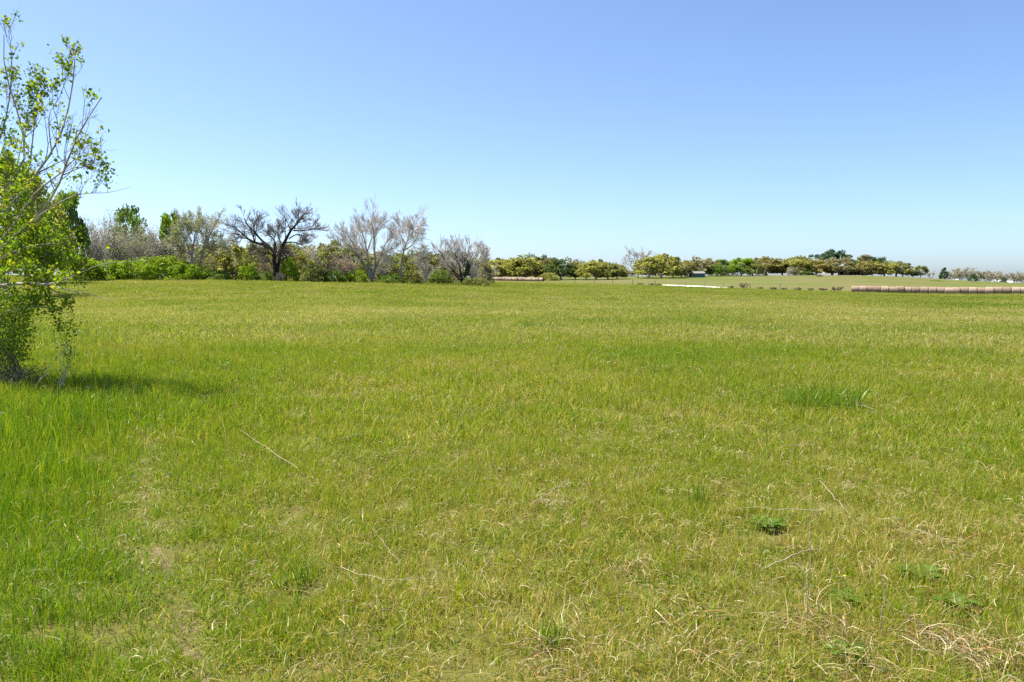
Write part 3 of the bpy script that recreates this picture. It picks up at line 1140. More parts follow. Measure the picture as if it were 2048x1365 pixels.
traced_tree('bare_tree', 'low wide bare tree with upswept grey twigs at the end of the tree line', 927, 133,
            [[(1580, 1060), (1570, 980), (1540, 850), (1520, 700), (1500, 560)],
             [(1575, 1010), (1540, 960), (1470, 880), (1400, 780), (1330, 640), (1290, 580)],
             [(1580, 980), (1610, 820), (1620, 650), (1650, 510)],
             [(1590, 1000), (1660, 950), (1700, 890)],
             [(1590, 920), (1680, 800), (1760, 750), (1850, 690)],
             [(1600, 860), (1700, 700), (1750, 580)],
             [(1560, 940), (1450, 830), (1330, 760)],
             [(1530, 760), (1440, 640), (1420, 520)],
             [(1690, 790), (1790, 680), (1820, 620)]],
            (1580, 1060), 5.69, [.4, .28, .26, .16, .22, .2, .2, .16, .14], np.random.default_rng(21), M['darkbark'], M['greytwig'],
            ch=(12, 7, 6), lr=(.38, .5, .55), ang=(42, 38, 38), twr=.02, trop=.14)
traced_tree('bare_tree', 'bare pale-limbed tree rising above the live oaks across the pasture', 1276, 335,
            [[(520, 660), (515, 560), (510, 430), (480, 370), (440, 310), (430, 240)],
             [(510, 510), (430, 480), (380, 430), (310, 400)],
             [(515, 440), (560, 330), (660, 280), (700, 270)],
             [(460, 340), (400, 330), (380, 270)],
             [(500, 400), (520, 300), (540, 260)],
             [(515, 560), (600, 480), (640, 380)]],
            (520, 660), 6.83, [.45, .28, .24, .2, .2, .26], np.random.default_rng(25), M['greybark'], M['greytwig'],
            ch=(8, 6, 5), lr=(.4, .5, .55), twr=.034, lengths=(2, 6))

# --- the pale strip of trees and shrubs along the left edge of the field, from the photo's left to its right
G1 = 'trees and shrubs of the left tree line'
T = [
    # kind, name, label, u, vtop, D, width px, leaf
    ('tree', 'leafy_tree', 'tall yellow-green tree rising behind the near tallow at the frame edge', 10, 300, 62, 150, 'palegreen'),
    ('tree', 'leafy_tree', 'fresh green tree behind the tallow, leftmost above the lime shrubs', 92, 392, 100, 110, 'yellow'),
    ('tree', 'leafy_tree', 'slim bright green tree showing between the tallow branches', 140, 374, 112, 62, 'green'),
    ('tree', 'leafy_tree', 'green rounded crown poking above the grey thicket', 262, 408, 142, 62, 'green'),
    ('tree', 'leafy_tree', 'narrow light green tree touching the pale budding tree', 345, 420, 130, 48, 'lime'),
    ('bush', 'olive_shrub', 'olive shrub below the grey thicket, left of the pale tree', 318, 478, 134, 70, 'olive'),
    ('bush', 'olive_shrub', 'olive green shrub under the right side of the pale tree', 425, 488, 134, 80, 'olive'),
    ('bush', 'olive_shrub', 'yellow-olive shrub between the pale tree and the dark oak', 466, 482, 132, 74, 'yellow'),
    ('bush', 'olive_shrub', 'tall olive shrub just left of the dark oak trunk', 512, 488, 131, 66, 'olive'),
    ('bush', 'olive_shrub', 'brownish olive shrub directly behind the dark oak trunk', 562, 484, 134, 70, 'brown'),
    ('bush', 'olive_shrub', 'yellow-green shrub right of the dark oak trunk', 600, 502, 126, 62, 'yellow'),
    ('bush', 'olive_shrub', 'rounded olive tree between the dark oak and the fanning bare tree', 662, 476, 134, 92, 'olive'),
    ('bush', 'olive_shrub', 'light olive shrub beneath the left stems of the fanning bare tree', 712, 500, 133, 60, 'olive'),
    ('bush', 'olive_shrub', 'small yellow-green shrub between the two tallest bare trees', 775, 524, 130, 56, 'yellow'),
    ('bush', 'olive_shrub', 'olive shrub right of the tall slim bare tree', 832, 500, 140, 64, 'olive'),
    ('bush', 'olive_shrub', 'green rounded shrub left of the low wide bare tree', 866, 503, 142, 66, 'yellow'),
    ('tree', 'leafy_tree', 'dark green round tree behind the low wide bare tree', 902, 500, 160, 72, 'dark'),
    ('bush', 'olive_shrub', 'pale olive shrub right of the low wide bare tree', 962, 520, 160, 44, 'grey'),
    ('lowbush', 'green_shrub', 'small dark green shrub at the foot of the low wide bare tree', 880, 540, 137, 44, 'green'),
    ('lowbush', 'lime_shrub', 'lime green shrub behind the tallow, first of the bright bank', 165, 518, 117, 84, 'lime'),
    ('lowbush', 'lime_shrub', 'lime green shrub, second from the left in the bright bank', 216, 521, 118, 84, 'lime'),
    ('lowbush', 'lime_shrub', 'lime green shrub in the middle of the bright bank', 268, 519, 118, 84, 'lime'),
    ('lowbush', 'lime_shrub', 'tallest lime green shrub of the bright bank', 328, 514, 119, 92, 'lime'),
    ('lowbush', 'lime_shrub', 'lime green shrub tapering off the right end of the bright bank', 380, 528, 118, 66, 'lime'),
    ('lowbush', 'green_shrub', 'low green shrub between the bright bank and the wooden post', 436, 541, 119, 52, 'green'),
    ('lowbush', 'green_shrub', 'bright green shrub right beside the wooden post', 494, 530, 119, 42, 'lime'),
    ('lowbush', 'green_shrub', 'dark green low shrub left of the dark oak foot', 526, 543, 119, 40, 'green'),
    ('lowbush', 'green_shrub', 'green shrub against the right side of the dark oak foot', 578, 516, 121, 34, 'lime'),
    ('lowbush', 'green_shrub', 'low olive green shrub right of the grey brush pile', 622, 532, 121, 54, 'olive'),
    ('lowbush', 'green_shrub', 'low green shrub under the brown thicket', 668, 540, 122, 44, 'green'),
    ('lowbush', 'green_shrub', 'low yellow-green shrub at the foot of the fanning bare tree', 712, 541, 123, 44, 'lime'),
    ('lowbush', 'green_shrub', 'low green shrub between the feet of the two tallest bare trees', 782, 549, 124, 46, 'green'),
    ('lowbush', 'green_shrub', 'low yellowish shrub right of the tall slim bare tree foot', 822, 548, 125, 40, 'yellow'),
    ('lowbush', 'green_shrub', 'small olive shrub in the grass before the low wide bare tree', 942, 556, 131, 34, 'olive'),
    ('lowbush', 'green_shrub', 'last low olive shrub at the right end of the left tree line', 966, 557, 138, 26, 'olive'),
]
for kind, nm, lab, u, vt, D, w, lf in T:
    place(kind, nm, lab, u, vt, D, w, lf, cat='tree' if kind in ('tree', 'oak') else 'shrub', group=G1)
# a second row of wood behind the tree line
B = [
    (-40, 430, 150, 'olive', 'background tree hidden behind the tallow at the frame edge'),
    (50, 420, 150, 'yellow', 'yellow-olive background tree behind the near tallow crown'),
    (405, 486, 175, 'grey', 'grey-green background tree left of the dark oak limbs'),
    (450, 490, 180, 'olive', 'olive background tree under the left limb of the dark oak'),
    (505, 493, 185, 'grey', 'grey-green background tree behind the left fork of the dark oak'),
    (590, 490, 180, 'olive', 'olive background tree behind the right limb of the dark oak'),
    (635, 488, 185, 'grey', 'grey-green background tree just right of the dark oak'),
    (700, 486, 190, 'olive', 'olive background tree behind the fanning bare tree stems'),
    (745, 500, 190, 'grey', 'grey-green background tree centred behind the fanning bare tree'),
    (790, 508, 195, 'olive', 'olive background tree behind the tall slim bare trunk'),
    (845, 506, 200, 'grey', 'grey-green background tree right of the tall slim bare tree'),
    (940, 516, 205, 'yellow', 'yellowish background tree behind the end of the left tree line'),
]
B += [
    (430, 497, 152, 'olive', 'soft olive thicket tree between the pale tree and the wooden post'),
    (486, 499, 150, 'grey', 'grey-olive thicket tree above the wooden post'),
    (535, 496, 152, 'olive', 'olive thicket tree just left behind the dark oak trunk'),
    (612, 498, 150, 'yellow', 'light olive thicket tree behind the grey sapling'),
    (640, 500, 148, 'olive', 'olive thicket tree left of the rounded olive tree'),
    (728, 503, 150, 'grey', 'grey-olive thicket tree between the stems of the fanning bare tree'),
    (766, 508, 152, 'olive', 'olive thicket tree left of the tall slim bare trunk'),
    (815, 512, 152, 'yellow', 'light olive thicket tree right of the tall slim bare trunk'),
    (885, 512, 158, 'olive', 'olive thicket tree left behind the low wide bare tree'),
]
for u, vt, D, lf, lab in B:
    place('bush', 'background_tree', lab, u, vt, D, 92, lf, group=G1)
# grey and brown leafless thickets in the tree line
for u, vt, D, w, tw, lf, n, lab in [
    (185, 428, 124, 78, 'greytwig', 'grey', 900, 'grey leafless thicket nearest the near tallow tree'),
    (228, 420, 128, 84, 'greytwig', 'olive', 1300, 'tall grey-olive thicket below the rounded green crown'),
    (280, 438, 128, 82, 'greytwig', 'olive', 1400, 'wide grey-olive thicket over the lime shrubs'),
    (322, 446, 127, 62, 'greytwig', 'brown', 800, 'brown-grey thicket left of the pale budding tree'),
    (350, 490, 124, 60, 'browntwig', 'brown', 500, 'low tangled brown thicket in front of the pale tree trunk'),
    (410, 500, 126, 60, 'browntwig', 'olive', 800, 'brown twiggy thicket under the pale tree'),
    (540, 498, 127, 50, 'browntwig', 'brown', 600, 'brown twiggy thicket left behind the dark oak trunk'),
    (622, 470, 128, 46, 'greytwig', 'grey', 300, 'grey leafless sapling under the right limb of the dark oak'),
    (682, 500, 124, 78, 'browntwig', 'mauve', 1500, 'mauve-brown thicket left of the fanning bare tree'),
    (762, 505, 128, 50, 'greytwig', 'grey', 300, 'grey leafless saplings between the two tallest bare trees'),
    (850, 515, 134, 50, 'greytwig', 'grey', 400, 'grey twiggy saplings right of the tall slim bare tree'),
    (905, 525, 136, 60, 'browntwig', 'olive', 500, 'brown twiggy shrub left under the low wide bare tree'),
    (974, 516, 205, 60, 'greytwig', 'grey', 700, 'small grey twiggy tree beside the left end of the distant bales'),
]:
    twiggy('bare_thicket', lab, u, vt, D, w, twig=tw, leaf=lf, nleaf=n * (2 if u < 340 else 1), group=G1, stems=16 if u < 340 else 11, dens=1.5 if u < 340 else 1.0, twr=.024 if u < 340 else .016)

# --- live oaks and other trees across the pasture
G2 = 'trees across the far pasture'
for u, vt, D, w, lf, lab in [
    (986, 516, 338, 58, 'yellow', 'yellow-olive oak behind the left end of the distant bale row'),
    (1020, 519, 340, 54, 'yellow', 'golden olive oak behind the middle of the distant bale row'),
    (1052, 515, 336, 62, 'yellow', 'bright olive oak behind the right half of the distant bale row'),
    (1072, 509, 355, 56, 'dark', 'tall dark oak top behind the bright olive oak'),
    (1092, 515, 335, 44, 'brown', 'brown-grey oak right of the tall dark oak'),
    (1122, 517, 318, 56, 'dark', 'dark green oak right of the distant bale row'),
    (1150, 523, 325, 40, 'brown', 'brownish oak right of the dark green oak'),
    (1172, 523, 318, 44, 'olive', 'olive oak with a straight trunk in the open pasture'),
    (1192, 519, 312, 48, 'yellow', 'bright olive oak with a leaning trunk in the open pasture'),
    (1216, 526, 315, 46, 'olive', 'low olive oak with forked trunk in the open pasture'),
    (1234, 529, 325, 34, 'orange', 'small russet oak just left of the bare pale-limbed tree'),
    (1298, 511, 345, 48, 'brown', 'brown oak right behind the bare pale-limbed tree'),
    (1322, 508, 330, 62, 'yellow', 'full golden-green oak beside the bare pale-limbed tree'),
    (1346, 520, 345, 36, 'grey', 'grey-green oak right of the full golden-green oak'),
    (1370, 524, 350, 36, 'orange', 'russet oak left behind the teal shed'),
    (1398, 515, 368, 52, 'brown', 'tan oak standing above the teal shed'),
    (1505, 516, 372, 34, 'brown', 'brown oak right of the bright green trees'),
    (1532, 515, 385, 62, 'orange', 'russet oak with daylight under it on the crest'),
    (1564, 521, 385, 44, 'orange', 'orange-olive oak on the crest, second right of the bright green trees'),
    (1590, 514, 385, 56, 'yellow', 'golden oak on the crest above the small bare tree'),
    (1632, 517, 388, 46, 'orange', 'russet oak left under the tall dark pine'),
    (1678, 516, 385, 60, 'brown', 'broad brown oak right under the tall dark pine'),
    (1728, 523, 388, 44, 'orange', 'russet oak above the brown open barn'),
    (1768, 522, 388, 44, 'yellow', 'bright olive oak right of the brown open barn'),
    (1792, 523, 390, 46, 'olive', 'dark olive oak at the right end of the crest grove'),
]:
    place('oak', 'oak_tree', lab, u, vt, D, w, lf, group=G2)
for kind, nm, u, vt, D, w, lf, lab in [
    ('tree', 'green_tree', 1434, 518, 372, 40, 'green', 'leafy green tree left of the brightest green trees'),
    ('tree', 'green_tree', 1456, 521, 380, 36, 'green', 'green tree in the middle of the bright green clump'),
    ('tree', 'green_tree', 1482, 515, 368, 48, 'lime', 'brightest green tree of the clump on the pasture slope'),
    ('bush', 'green_shrub', 1440, 528, 362, 40, 'green', 'green shrub filling the foot of the bright green clump'),
    ('bush', 'green_shrub', 1478, 530, 362, 40, 'green', 'dark green shrub at the foot of the brightest green tree'),
    ('bush', 'green_shrub', 1388, 533, 352, 40, 'olive', 'olive shrub behind the dark doorway of the shed'),
    ('bush', 'green_shrub', 1362, 536, 350, 28, 'yellow', 'yellow-green shrub left of the teal shed'),
    ('bush', 'green_shrub', 1513, 526, 362, 34, 'olive', 'pale olive shrub under the brown oak by the green clump'),
    ('lowbush', 'green_shrub', 1604, 540, 378, 34, 'green', 'green shrub below the golden oak on the crest'),
    ('lowbush', 'green_shrub', 1622, 546, 378, 14, 'green', 'tiny green shrub left of the pink house'),
    ('lowbush', 'green_shrub', 1100, 546, 305, 34, 'yellow', 'small yellow-green shrub at the right end of the distant bales'),
    ('bush', 'green_shrub', 1586, 533, 372, 24, 'grey', 'grey-green shrub beside the small bare pasture tree'),
    ('bush', 'green_shrub', 1872, 560, 330, 26, 'palegreen', 'pale green shrub on the slope above the long bale row'),
    ('tree', 'leafy_tree', 1612, 514, 400, 24, 'dark', 'dark evergreen top peeking left of the russet oak'),
    ('tree', 'leafy_tree', 1744, 512, 405, 26, 'dark', 'dark evergreen top right of the grey round tree'),
    ('tree', 'leafy_tree', 1761, 515, 408, 24, 'dark', 'dark evergreen top above the bright olive oak'),
    ('tree', 'leafy_tree', 1725, 508, 404, 30, 'grey', 'grey-green round tree top above the brown barn'),
    ('tree', 'leafy_tree', 1825, 541, 392, 18, 'dark', 'small dark tree right of the crest grove'),
    ('tree', 'leafy_tree', 1840, 531, 392, 24, 'olive', 'slim olive tree standing alone right of the crest grove'),
    ('pine', 'pine_tree', 1664, 499, 396, 66, 'needle', 'tall dark pine with flat umbrella crown above the oaks'),
    ('pine', 'pine_tree', 1600, 512, 402, 30, 'needle', 'small dark pine top behind the golden oak'),
]:
    place(kind, nm, lab, u, vt, D, w, lf, cat='shrub' if 'bush' in kind else 'tree', group=G2)
for u, vt, D, w, n, lab in [
    (1242, 531, 360, 34, 500, 'grey leafless tree left of the bare pale-limbed tree'),
    (1296, 527, 330, 22, 150, 'grey leafless sapling in front of the brown oak'),
    (1578, 534, 362, 14, 60, 'small bare grey tree alone on the pasture slope'),
    (1612, 508, 405, 26, 100, 'leafless tree top right of the golden oak'),
    (1806, 530, 392, 24, 400, 'grey twiggy tree at the right edge of the crest grove'),
    (1862, 535, 410, 28, 200, 'bare grey tree left of the first dark cedar'),
]:
    twiggy('bare_tree', lab, u, vt, D, w, leaf='grey', nleaf=n, cat='tree', group=G2, leafsize=.4, stems=7)
cedar('dark cedar on the slope, leftmost of the three', 1888, 536, 400, 20, 'dark cedars at the right')
cedar('dark bushy cedar above the long bale row, middle of the three', 1946, 548, 345, 26, 'dark cedars at the right')
cedar('small dark cedar by the white houses, rightmost of the three', 2007, 556, 420, 17, 'dark cedars at the right')
ordw = ['first', 'second', 'third', 'fourth', 'fifth', 'sixth', 'seventh', 'eighth', 'ninth', 'tenth', 'eleventh', 'twelfth', 'thirteenth', 'fourteenth', 'fifteenth',
        'sixteenth', 'seventeenth', 'eighteenth', 'nineteenth', 'twentieth', 'twenty-first', 'twenty-second', 'twenty-third', 'twenty-fourth', 'twenty-fifth']
for k, u in enumerate([1905, 1922, 1938, 1956, 1974, 1992, 2010, 2028, 2046, 2066]):
    vt = [537, 536, 537, 540, 542, 544, 546, 545, 544, 545][k]
    twiggy('bare_tree', '%s grey leafless tree of the far wood beyond the cedars' % ordw[k], u, vt - 2, 432 + 9 * (k % 3), 38, leaf='grey', nleaf=1300, cat='tree', group='far grey wood at the right', leafsize=.5, stems=12, twr=.07)
# far woods glimpsed between the pasture oaks
for k, (u, vt) in enumerate([(1000, 532), (1040, 534), (1085, 534), (1130, 536), (1165, 538), (1205, 540), (1245, 540), (1335, 536), (1360, 536), (1420, 538)]):
    place('bush', 'far_tree', '%s hazy grey-green far tree behind the pasture oaks, counted from the left' % ordw[k], u, vt, 470 + 12 * (k % 3), 60, 'grey', group='far trees behind the pasture oaks')

# --- the near tallow tree at the left edge
def tallow():
    rng = np.random.default_rng(31)
    D = 12.0
    base = np.array([xu(-150, D), D, 0.])
    base[2] = tz(base[0], D) - .05
    root = empty('tallow_tree', base)
    tag(root, 'near tallow tree with pale branches and new yellow-green leaves at the frame edge', 'tree')

    def loc(pts, d0, d1):
        n = len(pts)
        return [at(u, v, D + d0 + (d1 - d0) * k / (n - 1)) - base for k, (u, v) in enumerate(pts)]
    b0 = [0, 0, 0]
    limbs = [
        ([b0] + loc([(-120, 640), (-80, 560), (-20, 500), (30, 455), (62, 388), (88, 370), (125, 348), (150, 318)], 0, -.3), .07),
        ([b0] + loc([(-130, 620), (-90, 520), (-40, 470), (0, 440), (40, 390), (70, 350), (104, 310), (128, 262), (136, 222), (148, 165), (150, 118)], 0, .3), .065),
        ([b0] + loc([(-110, 650), (-40, 560), (0, 495), (45, 458), (95, 420), (112, 382), (128, 350), (140, 310), (150, 270), (165, 250), (192, 222), (203, 195)], 0, -.6), .06),
        ([b0] + loc([(-140, 600), (-110, 500), (-60, 440), (-20, 400), (20, 372), (45, 345), (60, 330), (52, 280), (36, 225), (18, 175), (2, 118), (8, 70)], 0, .6), .055),
        (loc([(-100, 610), (-60, 585), (0, 572), (30, 568), (62, 567), (92, 571), (120, 564), (146, 553)], -.4, -1.3), .05),
        (loc([(92, 571), (118, 575), (150, 584), (178, 588), (205, 596), (230, 605)], -1.05, -1.2), .016),
        (loc([(60, 446), (96, 419), (122, 404), (150, 390), (178, 386), (212, 387), (243, 380), (262, 374)], -.5, -.9), .018),
        (loc([(-80, 600), (-20, 528), (24, 505), (60, 492), (92, 488), (128, 486)], -.2, -.9), .03),
        (loc([(70, 560), (130, 560), (165, 545), (195, 530), (222, 526), (250, 525), (285, 522), (305, 505)], -.7, -1.1), .016),
        (loc([(62, 567), (80, 540), (92, 500), (95, 478), (82, 490)], -.3, -.3), .012),
        (loc([(60, 330), (64, 290), (70, 240), (80, 200), (82, 170)], .6, .5), .02),
        (loc([(104, 310), (98, 262), (97, 226), (120, 196), (134, 150), (140, 104)], .2, .2), .016),
        (loc([(128, 350), (150, 340), (178, 328), (200, 318), (212, 300)], -.3, -.5), .014),
        (loc([(140, 310), (150, 285), (155, 250), (182, 230), (206, 246)], -.4, -.6), .013),
        (loc([(-60, 440), (-20, 330), (10, 250), (22, 180), (25, 120), (16, 58)], .2, .7), .03),
        (loc([(-20, 640), (20, 620), (60, 616), (100, 614), (118, 622), (150, 632)], .1, -.1), .016),
        (loc([(-80, 560), (-30, 470), (5, 420), (30, 360), (40, 300), (55, 240)], .4, .9), .03),
        (loc([(212, 300), (225, 302), (236, 298)], -.5, -.6), .006),
        (loc([(125, 348), (140, 322), (160, 330), (190, 345), (205, 342)], -.3, -.5), .01),
    ]
    P, R = poly_set([l[0] for l in limbs], 16, [l[1] * (.8 if k == 4 else .66) for k, l in enumerate(limbs)], tip=.16)
    v, q = tubes(P[:4], R[:4], 8)
    ob('trunk', npmesh('trunk', v, q, M['palebark'], smooth=True), root)
    for k in range(4, len(P)):
        v, q = tubes(P[k:k + 1], R[k:k + 1], 7)
        ob('limb', npmesh('limb', v, q, M['palebark'], smooth=True), root)
    P1, R1 = grow(rng, P, R, 12, .3, 1, 36, .2, K=7, wander=.14, trop=.12, rr=.45, tip=.35, lmin=.25, lmax=.75)
    def inside(A, pad=0):
        w = A[:, -1] + base
        uu = 1024 + F * w[:, 0] / w[:, 1]
        vv = HV - (w[:, 2] - EYE) / w[:, 1] * F
        return uu < np.interp(vv, [0, 150, 330, 420, 520, 570, 640], [160, 190, 228, 235, 190, 165, 120]) + pad - 400 * (vv < 34 - pad)
    k_ = inside(P1)
    P1, R1 = P1[k_], R1[k_]
    R1 = np.clip(R1, .003, .012)
    P2, R2 = grow(rng, P1, R1, 5, .25, 1, 42, .5, K=5, wander=.16, trop=.12, rr=.7, tip=.5, lmin=.12, lmax=.38)
    k_ = inside(P2, 8)
    P2, R2 = P2[k_], R2[k_]
    R2 = np.clip(R2, .0018, .005)
    v, q = merge([tubes(P1, R1, 5), tubes(P2, R2, 4)])
    ob('twigs', npmesh('twigs', v, q, M['twigbark'], smooth=True), root)
    # leaves in tufts: at shoot tips everywhere, thickly low down
    tips = np.concatenate([P2[:, -1], P2[:, -2], P1[:, -1], P1[:, 4]])
    z = tips[:, 2] + base[2]
    keep = rng.uniform(0, 1, len(tips)) < np.where(z > 2.6, .2, .42)
    uu = 1024 + F * (tips[:, 0] + base[0]) / D
    keep &= rng.uniform(0, 1, len(tips)) < np.clip(1.35 - uu / 240, .3, 1)
    tips = tips[keep]
    # inner foliage between the limbs, low and left
    vol = []
    for (u, v_, ru, rv, n) in [(20, 470, 80, 60, 150), (70, 460, 80, 55, 120), (50, 520, 90, 50, 150), (100, 515, 45, 32, 50), (20, 400, 60, 50, 60), (15, 330, 50, 60, 40), (60, 355, 40, 30, 20)]:
        for _ in range(int(n * .72)):
            a = rng.normal(size=2) * .5
            vol.append(at(u + a[0] * ru, v_ + a[1] * rv, D + rng.normal(.25, .5)) - base)
    vol = np.array(vol)
    # every inner tuft sits on a short twig running to it from its nearest branch
    nodes = np.concatenate([P1.reshape(-1, 3), P.reshape(-1, 3)])
    tw = []
    for p in vol:
        d = np.linalg.norm(nodes - p, axis=1)
        a = nodes[d.argmin()]
        m = (a + p) / 2 + rng.normal(0, .05, 3)
        tw.append(resample([a, m, p], 4))
    tw = np.array(tw)
    v, q = tubes(tw, np.full((len(tw), 4), .0028), 4)
    tag(ob('shoots', npmesh('shoots', v, q, M['twigbark']), root), kind='stuff')
    tips = np.concatenate([tips, vol])
    per = 11
    n = len(tips) * per
    C = np.repeat(tips, per, 0) + rng.normal(0, .04, (n, 3)) * np.array([1, 1, 1.3])
    v, q = cards(rng, C, .052, aspect=.8)
    t = np.repeat(np.clip(rng.normal(.4, .18, len(tips)), 0, 1), per) + rng.normal(0, .12, n)
    ob('crown', npmesh('crown', v, q, M['tallow'], tint=np.repeat(np.clip(t, 0, .95), 4)), root)


tallow()


def thicket_near(name, label, blobs, D, leaf, seed, per, size, stems):
    """a dense leafy shrub whose outline is made of several leafy lobes"""
    rng = np.random.default_rng(seed)
    bx = xu(blobs[0][0], D)
    base = np.array([bx, D, tz(bx, D) - .03])
    root = empty(name, base)
    tag(root, label, 'shrub')
    pts = []
    for u, v, ru, rv, n in blobs:
        a = rng.normal(size=(n, 3))
        a = a / np.maximum(np.linalg.norm(a, axis=1, keepdims=True), 1e-6) * rng.uniform(.2, 1, (n, 1)) ** .45
        for k in range(n):
            p = at(u + a[k, 0] * ru, v + a[k, 1] * rv, D + a[k, 2] * ru * D / F * 1.1) - base
            p[2] = max(p[2], .06)
            pts.append(p)
    pts = np.array(pts)
    tw = []
    for k in range(stems):
        p = pts[rng.integers(len(pts))]
        b = np.array([rng.normal(0, .25), rng.normal(0, .25), 0.])
        m = b * .6 + p * .4 + np.array([0, 0, .12 * p[2]]) + rng.normal(0, .08, 3)
        m[2] = max(m[2], .05)
        tw.append(resample([b, m, p], 6))
    tw = np.array(tw)
    R = rng.uniform(.004, .014, (len(tw), 1)) * np.linspace(1, .3, 6)[None]
    P1, R1 = grow(rng, tw, R, 6, .3, 1, 45, .35, K=4, wander=.25, rr=.6, tip=.4, lmin=.1, lmax=.5)
    P1[..., 2] = np.maximum(P1[..., 2], .02)
    v, q = tubes(tw, R, 5) if stems > 10 else merge([tubes(tw, R, 5), tubes(P1, np.clip(R1, .002, .006), 4)])
    ob('stems', npmesh('stems', v, q, M['twigbark' if name != 'slender_sapling' else 'palebark'], smooth=True), root)
    P1[..., 2] = np.maximum(P1[..., 2], .02)
    if stems > 10:
        v, q = tubes(P1, np.clip(R1, .002, .006), 4)
        ob('twigs', npmesh('twigs', v, q, M['twigbark']), root)
    n = len(pts) * per
    C = np.repeat(pts, per, 0) + rng.normal(0, .07, (n, 3))
    C[:, 2] = np.maximum(C[:, 2], .03)
    v, q = cards(rng, C, size, aspect=.7)
    t = np.repeat(np.clip(rng.normal(.45, .2, len(pts)), 0, 1), per) + rng.normal(0, .12, n)
    ob('crown', npmesh('crown', v, q, leaf, tint=np.repeat(np.clip(t, 0, 1), 4)), root)


thicket_near('leafy_thicket', 'dense small-leaved thicket under the near tallow branches',
             [(-5, 650, 75, 75, 330), (30, 622, 52, 42, 170), (-5, 710, 56, 48, 190), (35, 680, 34, 36, 60)], 12.4, M['privet'], 5, 8, .038, 46)
thicket_near('slender_sapling', 'slender leafy sapling standing alone right of the near thicket',
             [(136, 690, 6, 62, 46), (134, 650, 10, 20, 14)], 11.6, M['privet'], 6, 5, .035, 4)
thicket_near('bramble', 'low dead brambles at the foot of the near thicket',
             [(10, 770, 60, 22, 40), (60, 745, 50, 20, 36)], 11.9, M['privet'], 7, 2, .035, 70)

# ------------------------------------------------------------------ hay bales
def halm():
    m, nt = newmat('hay')
    N, L = nt.nodes, nt.links
    tc = N.new('ShaderNodeTexCoord')
    mp = N.new('ShaderNodeMapping')
    mp.inputs['Scale'].default_value = (9, 1.2, 1.2)
    no = N.new('ShaderNodeTexNoise')
    no.inputs['Scale'].default_value = 3
    no.inputs['Detail'].default_value = 6
    no.inputs['Roughness'].default_value = .7
    oi = N.new('ShaderNodeObjectInfo')
    ad = N.new('ShaderNodeVectorMath')
    ad.operation = 'ADD'
    L.new(tc.outputs['Object'], ad.inputs[0])
    L.new(oi.outputs['Location'], ad.inputs[1])
    L.new(ad.outputs[0], mp.inputs[0])
    L.new(mp.outputs[0], no.inputs['Vector'])
    r = ramp_node(nt, [(.28, (.17, .12, .082)), (.5, (.29, .212, .15)), (.72, (.4, .31, .23))])
    ma = N.new('ShaderNodeMath')
    ma.operation = 'MULTIPLY_ADD'
    L.new(oi.outputs['Random'], ma.inputs[0])
    ma.inputs[1].default_value = .22
    sb = N.new('ShaderNodeMath')
    sb.operation = 'SUBTRACT'
    L.new(no.outputs['Fac'], sb.inputs[0])
    sb.inputs[1].default_value = .13
    L.new(sb.outputs[0], ma.inputs[2])
    L.new(ma.outputs[0], r.inputs[0])
    b = N.new('ShaderNodeBsdfPrincipled')
    b.inputs['Roughness'].default_value = .95
    b.inputs['Specular IOR Level'].default_value = .1
    L.new(r.outputs[0], b.inputs['Base Color'])
    bu = N.new('ShaderNodeBump')
    bu.inputs['Strength'].default_value = .6
    bu.inputs['Distance'].default_value = .03
    L.new(no.outputs['Fac'], bu.inputs['Height'])
    L.new(bu.outputs[0], b.inputs['Normal'])
    o = N.new('ShaderNodeOutputMaterial')
    L.new(b.outputs[0], o.inputs[0])
    return m


M['hay'] = halm()
M['hayend_shaded'] = rough('hay_end_shaded', [(.3, (.1, .07, .045)), (.7, (.24, .175, .12))], 9, bump=.6)  # darker than the wrap: shade on the bale ends put into the colour


